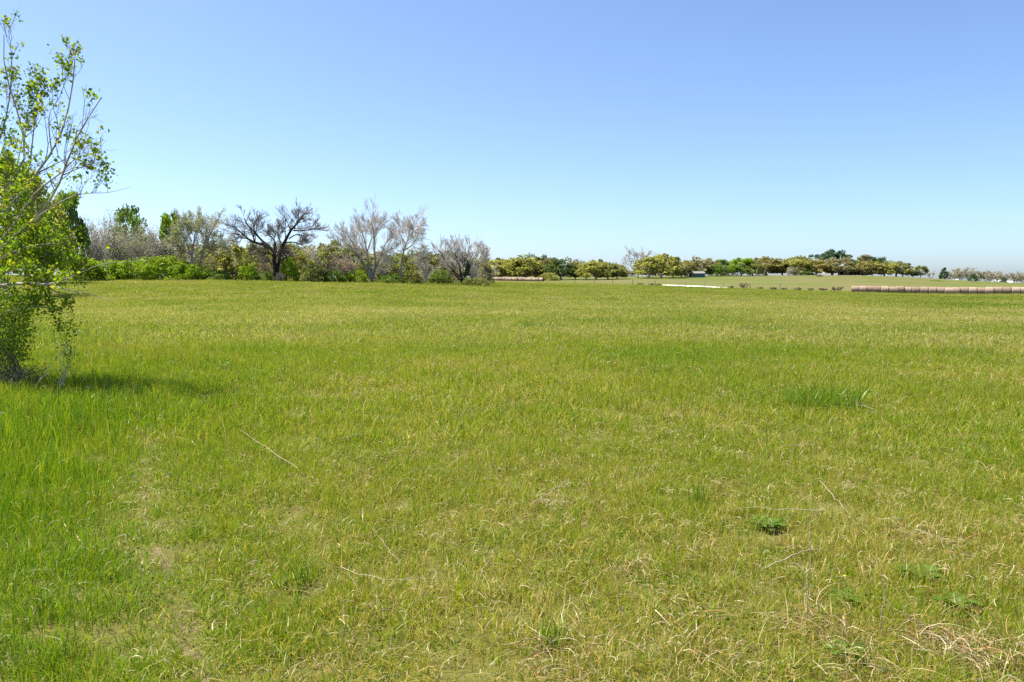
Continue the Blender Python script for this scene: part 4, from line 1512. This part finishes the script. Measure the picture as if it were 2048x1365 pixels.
def bale_mesh(seed, R=.75, Lh=.74):
    rng = np.random.default_rng(seed)
    seg, xs = 26, np.array([-1, -.97, -.9, -.6, -.3, 0, .3, .6, .9, .97, 1]) * Lh
    prof = np.array([.9, .955, .985, 1, 1.005, 1.0, 1.005, 1, .985, .955, .9]) * R
    a = np.arange(seg) / seg * 2 * math.pi
    X = np.repeat(xs[:, None], seg, 1) + rng.normal(0, .008, (len(xs), seg))
    rr = prof[:, None] * (1 + .012 * rng.normal(size=(len(xs), seg)) + .02 * np.sin(a * 2 + rng.uniform(0, 6))[None])
    Y = rr * np.cos(a)[None]
    Z = rr * np.sin(a)[None]
    Z = np.where(Z < -.9 * R, -.9 * R + (Z + .9 * R) * .3, Z) + .92 * R
    V = np.stack([X, Y, Z], -1).reshape(-1, 3)
    i, j = np.meshgrid(np.arange(len(xs) - 1), np.arange(seg), indexing='ij')
    Q = np.stack([i * seg + j, i * seg + (j + 1) % seg, (i + 1) * seg + (j + 1) % seg, (i + 1) * seg + j], -1).reshape(-1, 4)
    side = npmesh('wrap', V, Q, M['hay'], smooth=True)
    ends = []
    for sgn, row in ((-1, 0), (1, len(xs) - 1)):
        vs, fs = [], []
        rings = [1, .8, .6, .4, .2]
        for k, f in enumerate(rings):
            for jj in range(seg):
                vs.append((X[row, jj] + sgn * .05 * (1 - f) + sgn * rng.normal(0, .012), Y[row, jj] * f, (Z[row, jj] - .92 * R) * f + .92 * R))
        vs.append((sgn * (Lh + .05), 0, .92 * R))
        for k in range(len(rings) - 1):
            for jj in range(seg):
                fs.append((k * seg + jj, k * seg + (jj + 1) % seg, (k + 1) * seg + (jj + 1) % seg, (k + 1) * seg + jj))
        c = len(vs) - 1
        for jj in range(seg):
            fs.append(((len(rings) - 1) * seg + jj, (len(rings) - 1) * seg + (jj + 1) % seg, c))
        me = bpy.data.meshes.new('end_face')
        me.from_pydata(vs, [], fs)
        me.materials.append(M['hayend_shaded'])
        ends.append(me)
    return side, ends


BALES = [bale_mesh(k) for k in range(4)]


def bale_row(p0, p1, n, label, group, sc=1.0):
    rng = np.random.default_rng(n)
    d = np.array(p1) - np.array(p0)
    ang = math.atan2(d[1], d[0])
    for k in range(n):
        p = np.array(p0) + d * k / (n - 1)
        q = p + rng.normal(0, .07, 2)
        root = empty('hay_bale', (q[0], q[1], tz(q[0], q[1]) - .03), rz=ang + rng.normal(0, .03))
        s_ = sc * rng.uniform(.94, 1.05)
        root.scale = (np.linalg.norm(d) / (n - 1) / 1.475, s_, s_)
        tag(root, label(k), 'hay bale', group)
        side, ends = BALES[k % 4]
        ob('wrap', side, root)
        for e in ends:
            ob('end_face', e, root)


bale_row((xu(1710.5, 163), 163), (xu(2066, 150), 150), 23, lambda k: ('round hay bale, leftmost of the long near row' if k == 0 else '%s round hay bale from the left in the long near row' % ordw[k]), 'long row of hay bales at the right')
bale_row((xu(1083, 292), 292), (xu(977, 314), 314), 17, lambda k: ('round hay bale with shaded end face, rightmost of the short distant row' if k == 0 else '%s round hay bale from the right in the short distant row' % ordw[k]), 'short distant row of hay bales', sc=.95)

# ------------------------------------------------------------------ buildings far across the pasture
M['teal'] = rough('teal_metal', [(.3, (.03, .11, .14)), (.7, (.06, .17, .2))], 1.5, bump=.05, rough_=.6)
M['whitemetal'] = rough('white_metal', [(.3, (.42, .41, .38)), (.7, (.55, .54, .51))], 1, bump=.03, rough_=.5)
M['greywood'] = rough('grey_wood', [(.3, (.14, .13, .12)), (.7, (.26, .24, .22))], 3, bump=.2)
M['brownwood'] = rough('brown_wood', [(.3, (.075, .05, .04)), (.7, (.15, .1, .08))], 3, bump=.2)
M['pinkwall'] = rough('pink_wall', [(.3, (.5, .33, .27)), (.7, (.62, .44, .37))], 2, bump=.1)
M['roofbrown'] = rough('brown_roof', [(.3, (.14, .11, .09)), (.7, (.22, .18, .15))], 2, bump=.1)
M['darkglass'] = rough('dark_glass', [(.3, (.02, .025, .03)), (.7, (.04, .045, .05))], 1, bump=0, rough_=.15, spec=.5)


def gable_house(name, label, u, D, w, dp, hw, hr, wall, roof, rz=0, zoff=0, door=True, windows=2, cat='house'):
    x = xu(u, D)
    root = empty(name, (x, D, tz(x, D) - .1 + zoff), rz=rz)
    tag(root, label, cat)
    m = MB()
    t = .15
    m.box(-w / 2, w / 2, -dp / 2, -dp / 2 + t, 0, hw)
    m.box(-w / 2, w / 2, dp / 2 - t, dp / 2, 0, hw)
    for sx in (-1, 1):
        x0, x1 = (sx * w / 2, sx * (w / 2 - t))
        a, b = min(x0, x1), max(x0, x1)
        y0, y1 = -dp / 2 + t + .002, dp / 2 - t - .002
        m.add([(a, y0, 0), (b, y0, 0), (b, y1, 0), (a, y1, 0), (a, y0, hw), (b, y0, hw), (b, y1, hw), (a, y1, hw), (a, 0, hw + hr * .92), (b, 0, hw + hr * .92)],
              [(0, 1, 5, 4), (2, 3, 7, 6), (1, 2, 6, 9, 5), (3, 0, 4, 8, 7), (4, 5, 9, 8), (6, 7, 8, 9)])
    m.build('wall', wall, root)
    ov = .35
    for sy in (-1, 1):
        r = MB()
        y0, y1 = sy * (dp / 2 + ov), 0
        z0 = hw - hr * ov / (dp / 2)
        vs = [(-w / 2 - ov, y0, z0 + .03), (w / 2 + ov, y0, z0 + .03), (w / 2 + ov, y1, hw + hr + .03), (-w / 2 - ov, y1, hw + hr + .03)]
        vs += [(a, b, c + .1) for a, b, c in vs]
        r.add(vs, [(0, 1, 2, 3), (7, 6, 5, 4), (0, 4, 5, 1), (1, 5, 6, 2), (2, 6, 7, 3), (3, 7, 4, 0)])
        r.build('roof', roof, root)
    if door:
        d = MB()
        d.box(-.5, .5, -dp / 2 - .05, -dp / 2 - .004, .02, min(2.0, hw - .1))
        dd = d.build('door', M['brownwood'], root)
        k = MB()
        k.box(.32, .4, -dp / 2 - .1, -dp / 2 - .052, .95, 1.05)
        k.build('handle', M['greywood'], dd)
    for k in range(windows):
        cx = (-1) ** k * w * .3
        f = MB()
        f.box(cx - .6, cx + .6, -dp / 2 - .05, -dp / 2 - .004, hw * .4, hw * .82)
        ff = f.build('window', M['whitemetal'], root)
        for px_ in (-.28, .28):
            g = MB()
            g.box(cx + px_ - .24, cx + px_ + .24, -dp / 2 - .058, -dp / 2 - .051, hw * .44, hw * .78)
            g.build('pane', M['darkglass'], ff)
    return root


# the teal shed with its open grey lean-to
D0 = 342
x0 = xu(1397.5, D0)
root = empty('shed', (x0, D0, tz(x0, D0) - .05))
tag(root, 'teal metal shed with pale roof and a grey open lean-to on the pasture', 'shed')
m = MB()
m.box(-2.3, 2.3, -1.5, -1.42, 0, 1.75)
m.box(-2.3, 2.3, 1.42, 1.5, 0, 2.5)
for a, b in ((-2.3, -2.22), (2.22, 2.3)):
    m.add([(a, -1.418, 0), (b, -1.418, 0), (b, 1.418, 0), (a, 1.418, 0), (a, -1.418, 1.77), (b, -1.418, 1.77), (b, 1.418, 2.47), (a, 1.418, 2.47)],
          [(0, 3, 2, 1), (4, 5, 6, 7), (0, 1, 5, 4), (1, 2, 6, 5), (2, 3, 7, 6), (3, 0, 4, 7)])
m.build('wall', M['teal'], root)
for k in range(11):
    r = MB()
    xx = -2.2 + k * .44
    r.box(xx - .03, xx + .03, -1.53, -1.503, .02, 1.72)
    r.build('rib', M['teal'], root)
m = MB()
vs = [(-2.5, -1.75, 1.72), (2.5, -1.75, 1.72), (2.5, 1.75, 2.6), (-2.5, 1.75, 2.6)]
m.add(vs + [(a, b, c + .08) for a, b, c in vs], [(0, 3, 2, 1), (4, 5, 6, 7), (0, 1, 5, 4), (1, 2, 6, 5), (2, 3, 7, 6), (3, 0, 4, 7)])
m.build('roof', M['greywood'], root)
for px_ in (-4.6, -2.75):
    m = MB()
    m.box(px_ - .12, px_ + .12, -1.3, -1.06, 0, 1.8)
    m.build('post', M['greywood'], root)
m = MB()
m.box(-4.75, -2.6, 1.0, 1.1, 0, 1.8)
m.box(-4.75, -4.65, -1.04, .998, 0, 1.8)
m.build('back_wall', M['greywood'], root)
m = MB()
m.box(-4.9, -2.52, -1.5, 1.3, 1.82, 1.95)
m.build('lean_to_roof', M['greywood'], root)

gable_house('shed', 'small white shed gable just behind the right end of the teal shed', 1407, 372, 2.6, 4, 1.6, 1.1, M['whitemetal'], M['whitemetal'], zoff=1.0, door=False, windows=0, cat='shed')
gable_house('house', 'small pink house under the russet oaks on the crest', 1658, 402, 5.5, 6, 2.3, 1.3, M['pinkwall'], M['roofbrown'], zoff=1.2)
gable_house('house', 'white roofed house beside the rightmost cedar', 1994, 470, 6, 6, 2.0, 1.4, M['whitemetal'], M['whitemetal'], zoff=-.9)
gable_house('house', 'tiny white house right of the rightmost cedar', 2019, 480, 4.5, 5, 1.8, 1.0, M['whitemetal'], M['whitemetal'], zoff=-.7, windows=0)
gable_house('house', 'tiny white house between the two left cedars', 1913, 470, 5, 5, 1.7, 1.0, M['whitemetal'], M['whitemetal'], zoff=-1.3, windows=0)

D0 = 398
x0 = xu(1711, D0)
root = empty('barn', (x0, D0, tz(x0, D0) + .25))
tag(root, 'low brown open-sided barn under the oaks on the crest', 'barn')
m = MB()
vs = [(-7.4, -3.4, 2.1), (7.4, -3.4, 2.1), (7.4, 3.4, 2.9), (-7.4, 3.4, 2.9)]
m.add(vs + [(a, b, c + .15) for a, b, c in vs], [(0, 3, 2, 1), (4, 5, 6, 7), (0, 1, 5, 4), (1, 2, 6, 5), (2, 3, 7, 6), (3, 0, 4, 7)])
m.build('roof', M['roofbrown'], root)
for k in range(6):
    m = MB()
    xx = -7 + k * 2.8
    m.box(xx - .13, xx + .13, -3.1, -2.84, -.6, 2.1)
    m.build('post', M['greywood'], root)
m = MB()
m.box(-7.2, 7.2, 2.9, 3.0, 0, 2.78)
m.build('back_wall', M['brownwood'], root)
for a, b in ((-7.2, -3.0), (2.6, 7.2)):
    m = MB()
    m.box(a, b, -2.7, -2.6, 0, 2.1)
    m.build('wall_panel', M['brownwood'], root)

# ------------------------------------------------------------------ wire fence along the pasture, post box by the tree line
fu = [1150, 1188, 1225, 1265, 1310, 1371, 1409, 1447, 1500, 1560]
fp = [(xu(u, np.interp(u, [a for a, b in FENCE_U], [b for a, b in FENCE_U])), float(np.interp(u, [a for a, b in FENCE_U], [b for a, b in FENCE_U]))) for u in fu]
root = empty('wire_fence', (fp[0][0], fp[0][1], tz(*fp[0])))
tag(root, 'wire fence with thin dark posts along the near edge of the pasture', 'fence')
o0 = np.array(root.location)
tops = []
for k, (x, y) in enumerate(fp):
    h = 1.3 + .2 * math.sin(k * 2.3)
    p = np.array([x, y, tz(x, y)]) - o0
    v, q = tubes(np.array([[p - [0, 0, .2], p + [.01, 0, h * .5], p + [.03 * math.sin(k), 0, h]]]), np.array([[.09, .085, .075]]), 7)
    ob('post', npmesh('post', v, q, M['greywood'], smooth=True), root)
    tops.append(p)
for hh in (.35, .7, 1.05):
    pts = []
    for a, b in zip(tops[:-1], tops[1:]):
        for t in (0, .5):
            c = a * (1 - t) + b * t
            gz = tz(c[0] + o0[0], c[1] + o0[1]) - o0[2]
            pts.append([c[0], c[1], gz + hh])
    pts = np.array([pts])
    v, q = tubes(pts, np.full(pts.shape[:2], .006), 4)
    ob('wire', npmesh('wire', v, q, M['greywood']), root)

x0 = xu(472.5, 116.5)
root = empty('post_box', (x0, 116.5, tz(x0, 116.5)))
tag(root, 'small brown box on a wooden post in front of the tree line', 'post')
m = MB()
m.box(-.09, .09, -.09, .09, -.1, .95)
m.build('post', M['brownwood'], root)
m = MB()
m.box(-.2, .2, -.18, .18, .952, 1.36)
bx_ = m.build('box', M['brownwood'], root)
m = MB()
m.box(-.26, .26, -.25, .25, 1.363, 1.42)
m.build('lid', M['greywood'], root)
m = MB()
m.box(-.05, .05, -.19, -.183, 1.12, 1.22)
m.build('opening_shade', M['darkglass'], bx_)  # solid dark plate; its colour stands in for the shade inside a hole

# dead weeds along the fence, the brush pile
for u, vt, w, lab in [
    (1487, 564, 15, 'tall tan dead weed clump standing alone by the fence'),
    (1280, 565, 10, 'small tan weed clump left of the pale gravel'),
    (1306, 566, 14, 'low brown weed clump left of the pale gravel'),
    (1318, 567, 10, 'tiny tan weed clump touching the end of the pale gravel'),
    (1462, 571, 8, 'tiny weed tuft between the gravel and the tall tan clump'),
    (1522, 574, 10, 'low tan weed tuft, first right of the tall tan clump'),
    (1545, 575, 12, 'low tan weed tuft, second right of the tall tan clump'),
    (1568, 574, 14, 'tan dead weed patch, third right of the tall tan clump'),
    (1594, 574, 14, 'darker brown weed clump midway along the dead weed strip'),
    (1620, 575, 14, 'tan dead weed patch right of the darker brown clump'),
    (1648, 574, 14, 'tan dead weed patch, second left of the long bale row'),
    (1674, 572, 18, 'brown dead weed clump just left of the long bale row'),
]:
    D = float(np.interp(u, [a for a, b in FENCE_U], [b for a, b in FENCE_U])) - 1.5
    twiggy('dead_weeds', lab, u, vt + 1, D, w * 1.7, twig='deadgrass', leaf='tan', nleaf=420, cat='weeds', group='dead weeds along the fence', stems=10, leafsize=.25, twr=.02)
twiggy('brush_pile', 'heap of grey dead brush at the foot of the dark oak', 562, 541, 118.5, 34, twig='deadgrass', cat='brush pile', stems=14, spread=80, trop=-.1, dens=1.2)
twiggy('brush_pile', 'heap of brown hay and brush high on the pasture slope', 1638, 549, 350, 16, twig='deadgrass', leaf='brown', nleaf=300, cat='brush pile', stems=10, spread=80, trop=-.1, leafsize=.4)

# ------------------------------------------------------------------ foreground plants
def tuft_thing(name, label, cat, u, v, n, R, h0, h1, w, mat, curve, tint, seed, group=None):
    rng = np.random.default_rng(seed)
    p = ground_hit(u, v)
    root = empty(name, (p[0], p[1], float(ground_z(p[0], p[1]))))
    tag(root, label, cat, group)
    V, Q, T_ = blade_clump(rng, n, R, h0, h1, w, curve=curve, tint=tint)
    ob('blades', npmesh('blades', V, Q, mat, tint=T_), root)
    V, Q, T_ = straw_clump(rng, max(8, n // 7), R, h0, h1, w * .9)
    ob('dead_blades', npmesh('dead_blades', V, Q, M['straw'], tint=T_), root)
    return root


M['tuft'] = leafmat('tuft_blade', [(0, (.08, .17, .006)), (.6, (.13, .22, .008)), (1, (.2, .26, .02))], trans=.4, gloss=.03)
for k, (u, v, n, R, h, lab) in enumerate([
    (1645, 822, 420, .5, .46, 'tall dark green grass tuft right of centre in the middle field'),
    (1105, 1300, 60, .07, .22, 'short broad-bladed green tuft near the bottom edge of the frame'),
    (1938, 712, 200, .6, .3, 'green grass tuft toward the right edge of the middle field'),
    (1196, 646, 200, .8, .3, 'small distant green tuft above the middle of the field'),
    (1078, 656, 240, .9, .3, 'wide bluish green tuft left of the small distant tuft'),
    (1524, 662, 200, .8, .28, 'faint distant green tuft right of the field centre'),
    (400, 742, 300, .7, .34, 'lush dark green clump beside the near thicket shadow'),
    (175, 820, 260, .5, .34, 'lush dark green clump left of the worn track'),
    (405, 624, 260, 1.3, .3, 'distant dark green patch in line with the near thicket'),
    (590, 1185, 70, .1, .24, 'bright green tuft right of the worn track'),
    (1395, 1010, 50, .06, .26, 'thin green tuft in the straw at centre right'),
]):
    tuft_thing('grass_tuft', lab, 'grass tuft', u, v, n, R, h * .45, h, .006 if v > 900 else (.011 if v > 700 else .022), M['tuft'], .7, (0, 1), 900 + k, 'green grass tufts in the field')


def dry_tuft(label, u, v, n, R, L, seed):
    rng = np.random.default_rng(seed)
    p = ground_hit(u, v)
    root = empty('dry_grass_tuft', (p[0], p[1], float(ground_z(p[0], p[1]))))
    tag(root, label, 'dry grass', 'curled dry grass tufts in the foreground')
    V, Q, T_ = straw_clump(rng, int(n * 1.6), R * 1.15, L * .3, L * .85, .0044, lift=.05, curl=1.7)
    ob('curled_blades', npmesh('curled_blades', V, Q, M['straw'], tint=T_), root)
    V, Q, T_ = blade_clump(rng, n // 2, R, L * .2, L * .55, .004, curve=1.6, tint=(.1, .9))
    ob('standing_blades', npmesh('standing_blades', V, Q, M['straw'], tint=T_), root)


for k, (u, v, n, R, L, lab) in enumerate([
    (1352, 840, 40, .2, .36, 'tall pale dead tuft farthest back of the curled dry tufts'),
    (1095, 1015, 55, .17, .3, 'tangled dry tuft left of the field centre line, low in the frame'),
    (1450, 990, 80, .3, .3, 'wide tangle of dry grass below the tall green tuft'),
    (1255, 1150, 44, .14, .26, 'small tangled dry tuft at lower centre'),
    (1345, 1240, 34, .14, .3, 'loose curled dry tuft at lower centre right'),
    (1120, 1345, 50, .14, .26, 'dry tuft beneath the short broad-bladed green tuft'),
    (1410, 1320, 46, .15, .3, 'curly dry tuft on the bottom edge right of centre'),
    (1780, 1080, 44, .2, .34, 'arching dry tuft above the big thistle'),
    (1880, 1085, 48, .2, .36, 'arching dry tuft behind the big thistle to its right'),
    (1630, 1270, 80, .16, .36, 'thick sheaf of bent dry grass left of the big thistle'),
    (1850, 1300, 60, .16, .36, 'drooping dry tuft below the big thistle'),
    (1925, 1330, 80, .17, .34, 'matted dry heap at the bottom right'),
    (2025, 1330, 60, .15, .4, 'coarse dry tuft in the bottom right corner'),
    (2010, 1180, 50, .18, .3, 'dry tuft by the right edge level with the big thistle'),
    (1740, 1365, 50, .14, .34, 'curled dry blades on the bottom edge below the sheaf'),
    (30, 860, 60, .3, .5, 'pale dead grass clump at the left edge below the thicket'),
    (700, 935, 40, .3, .24, 'flattened pale dry patch right of the long slanting stalk'),
]):
    dry_tuft(lab, u, v, n, R, L, 1200 + k)


def stalk(label, pts, r, seed):
    """one long dead stalk lying over or standing in the grass; pts are pixels with a lift above the ground"""
    rng = np.random.default_rng(seed)
    P_ = []
    foot = ground_hit(pts[0][0], pts[0][1])
    for u, v, lift in pts:
        if lift is None:
            q = at(u, v, foot[1])
        else:
            q = ground_hit(u, v)
            # keep the pixel, raised by moving towards the eye
            e = np.array([0, 0, EYE])
            f = lift / max(EYE - q[2], .2)
            q = q + (e - q) * f
        P_.append(q)
    P_ = resample(P_, 10)
    o = empty('dry_stalk', P_[0])
    tag(o, label, 'stalk', 'single dry stalks in the foreground')
    P_ = P_ - P_[0]
    P_[1:-1] += rng.normal(0, .006, (8, 3))
    r *= .8
    v, q = tubes(P_[None], np.full((1, 10), r) * np.linspace(1, .5, 10)[None], 6)
    ob('stem', npmesh('stem', v, q, M['stalk'], smooth=True), o)
    for k in (3, 6):
        c = P_[k]
        d = unit(rng.normal(size=3) + np.array([0, 0, .3]))
        v, q = tubes(np.array([[c, c + d * .05, c + d * .08 + [0, 0, -.02]]]), np.array([[r * .6, r * .4, r * .2]]), 4)
        ob('leaf_blade', npmesh('leaf_blade', v, q, M['stalk'], smooth=True), o)


M['stalk'] = rough('stalk', [(.3, (.24, .18, .1)), (.7, (.46, .39, .27))], 25, bump=.1)
for k, (pts, r, lab) in enumerate([
    ([(606, 952, .02), (560, 912, .12), (480, 862, .22)], .004, 'long pale stalk slanting above the middle left grass'),
    ([(675, 880, .1), (733, 869, .14)], .004, 'short pale stalk lying right of the long slanting stalk'),
    ([(800, 1132, .02), (745, 1058, .16)], .003, 'thin stalk leaning left at lower centre left'),
    ([(682, 1138, .06), (770, 1165, .08), (880, 1162, .06)], .003, 'long thin stalk lying flat at lower centre left'),
    ([(958, 1152, .04), (1000, 1092, .15)], .003, 'thin stalk leaning right at lower centre'),
    ([(1060, 1015, .06), (1126, 968, .16)], .004, 'pale stalk leaning out of the tangled dry tuft'),
    ([(1652, 1022, .12), (1560, 1020, .1), (1440, 1020, .06)], .003, 'long level stalk above the small thistle'),
    ([(1610, 1260, .0), (1617, 1150, None), (1626, 1025, None)], .004, 'upright pale stalk beside the thick dry sheaf'),
    ([(1530, 1138, .08), (1624, 1097, .15)], .005, 'thick broken stalk leaning beside the upright stalk'),
    ([(1576, 893, .16), (1630, 890, .16)], .004, 'bent stalk top lying level below the tall green tuft'),
    ([(1581, 940, .0), (1581, 893, None)], .004, 'short upright stalk under the level bent top'),
    ([(1860, 1266, .05), (1808, 1230, .14)], .005, 'pale stalk end sticking out below the big thistle'),
    ([(1000, 1290, .03), (1110, 1270, .05)], .003, 'thin stalk lying left of the broad-bladed tuft'),
    ([(1760, 1280, .0), (1766, 1210, None), (1765, 1150, None)], .003, 'brown upright stalk left of the big thistle'),
    ([(1640, 965, .1), (1710, 1045, .02)], .003, 'thin stalk slanting down left of the arching tufts'),
    ([(1246, 1250, .0), (1240, 1200, None), (1236, 1160, None)], .003, 'short upright stalk at lower centre right'),
]):
    stalk(lab, pts, r, 1500 + k)


def thistle(label, u, v, nleaf, L, seed):
    rng = np.random.default_rng(seed)
    p = ground_hit(u, v)
    root = empty('thistle', (p[0], p[1], float(ground_z(p[0], p[1]))))
    tag(root, label, 'thistle', 'green thistles in the right foreground')
    for k in range(nleaf):
        a = 2 * math.pi * k / nleaf * 2.4 + rng.normal(0, .2)
        ln = L * rng.uniform(.65, 1.1)
        rise = rng.uniform(.1, .75)
        ca, sa = math.cos(a), math.sin(a)
        vs, fs, ts = [], [], []

        def pt(x_, y_, t):
            zz = .025 + ln * rise * math.sin(t * 2.1) * .5
            return (x_ * ca - y_ * sa, x_ * sa + y_ * ca, zz)
        nseg = 7
        for i in range(nseg):
            t0, t1 = i / nseg, (i + 1) / nseg
            hw = .018 * ln * (1.2 - t0) + .002
            b = len(vs)
            vs += [pt(t0 * ln, -hw, t0), pt(t0 * ln, hw, t0), pt(t1 * ln, hw * .9, t1), pt(t1 * ln, -hw * .9, t1)]
            ts += [.8] * 4
            fs.append((b, b + 1, b + 2, b + 3))
            lob = ln * .3 * math.sin(math.pi * (t0 * .85 + .12)) ** .8 * rng.uniform(.75, 1.15)
            for sd in (-1, 1):
                b = len(vs)
                tm = (t0 + t1) / 2
                p0 = pt(t0 * ln + .1 * ln / nseg, sd * hw * .8, t0)
                p1 = pt(t1 * ln - .05 * ln / nseg, sd * hw * .8, t1)
                p2 = pt(tm * ln + lob * .75, sd * (hw + lob * .8), min(1, tm + .1))
                pm = pt(tm * ln + lob * .1, sd * (hw + lob * .62), tm)
                up_ = rng.uniform(.0, .3) * lob
                vs += [p0, p1, (p2[0], p2[1], p2[2] + up_), (pm[0], pm[1], pm[2] + up_ * .4)]
                ts += [.5, .5, rng.uniform(.1, .9), rng.uniform(0, .5)]
                fs.append((b, b + 1, b + 2, b + 3))
        ob('leaf', npmesh('leaf', np.array(vs), np.array(fs), M['thistle'], tint=np.array(ts)), root)


thistle('big green thistle with long jagged leaves at lower right', 1838, 1165, 30, .14, 41)
thistle('small green thistle left of the upright stalk', 1535, 1062, 26, .125, 42)
thistle('pale green thistle by the right edge below the big one', 1910, 1225, 14, .12, 43)
thistle('tiny thistle seedling right of the upright stalk', 1690, 1215, 8, .1, 44)
thistle('small thistle low at the bottom right beneath the dry sheaf', 1690, 1330, 9, .1, 45)

M['petal_orange'] = leafmat('petal_orange', [(0, (.6, .12, .03)), (1, (.75, .25, .08))], trans=.3)
M['petal_yellow'] = leafmat('petal_yellow', [(0, (.6, .42, .02)), (1, (.75, .6, .05))], trans=.3)
M['petal_white'] = leafmat('petal_white', [(0, (.6, .58, .5)), (1, (.75, .74, .7))], trans=.3)


def flower(label, u, v, mat, size, h, seed):
    rng = np.random.default_rng(seed)
    p = ground_hit(u, v)
    sc = max(1.0, p[1] / 9)
    root = empty('wildflower', (p[0], p[1], float(ground_z(p[0], p[1]))))
    tag(root, label, 'flower', 'wildflowers in the meadow')
    P_ = np.array([[[0, 0, 0], [.01, 0, h * .5], [.0, .01, h]]])
    v_, q = tubes(P_, np.array([[.003, .0025, .002]]), 5)
    ob('stem', npmesh('stem', v_, q, M['tuft'], tint=np.full(len(v_), .3)), root)
    for k in range(7):
        a = k / 7 * 2 * math.pi + rng.normal(0, .15)
        c, s_ = math.cos(a), math.sin(a)
        L_ = size * rng.uniform(.8, 1.2)
        w = size * .3
        vs = [(0, 0, h), (c * L_ * .6 - s_ * w, s_ * L_ * .6 + c * w, h + size * .35), (c * L_, s_ * L_, h + size * .3), (c * L_ * .6 + s_ * w, s_ * L_ * .6 - c * w, h + size * .35)]
        ob('petal', npmesh('petal', np.array(vs), np.array([[0, 1, 2, 3]]), mat, tint=np.full(4, rng.uniform(0, 1))), root)


for k, (u, v, mt, sz, lab) in enumerate([
    (1229, 745, 'petal_orange', .05, 'orange wildflower farthest back in the middle of the field'),
    (1078, 798, 'petal_orange', .045, 'orange-red wildflower left of the tall pale dead tuft'),
    (1062, 790, 'petal_orange', .035, 'smaller orange wildflower beside the orange-red one'),
    (1216, 742, 'petal_white', .035, 'tiny white flower beside the farthest orange wildflower'),
    (918, 682, 'petal_orange', .06, 'lone orange wildflower left of centre far out in the field'),
    (1687, 1195, 'petal_yellow', .018, 'tiny yellow flower left of the big thistle'),
    (176, 800, 'petal_white', .05, 'white seed head in the lush clump left of the worn track'),
]):
    flower(lab, u, v, M[mt], sz * .6, .16 if v < 1000 else .1, 1700 + k)
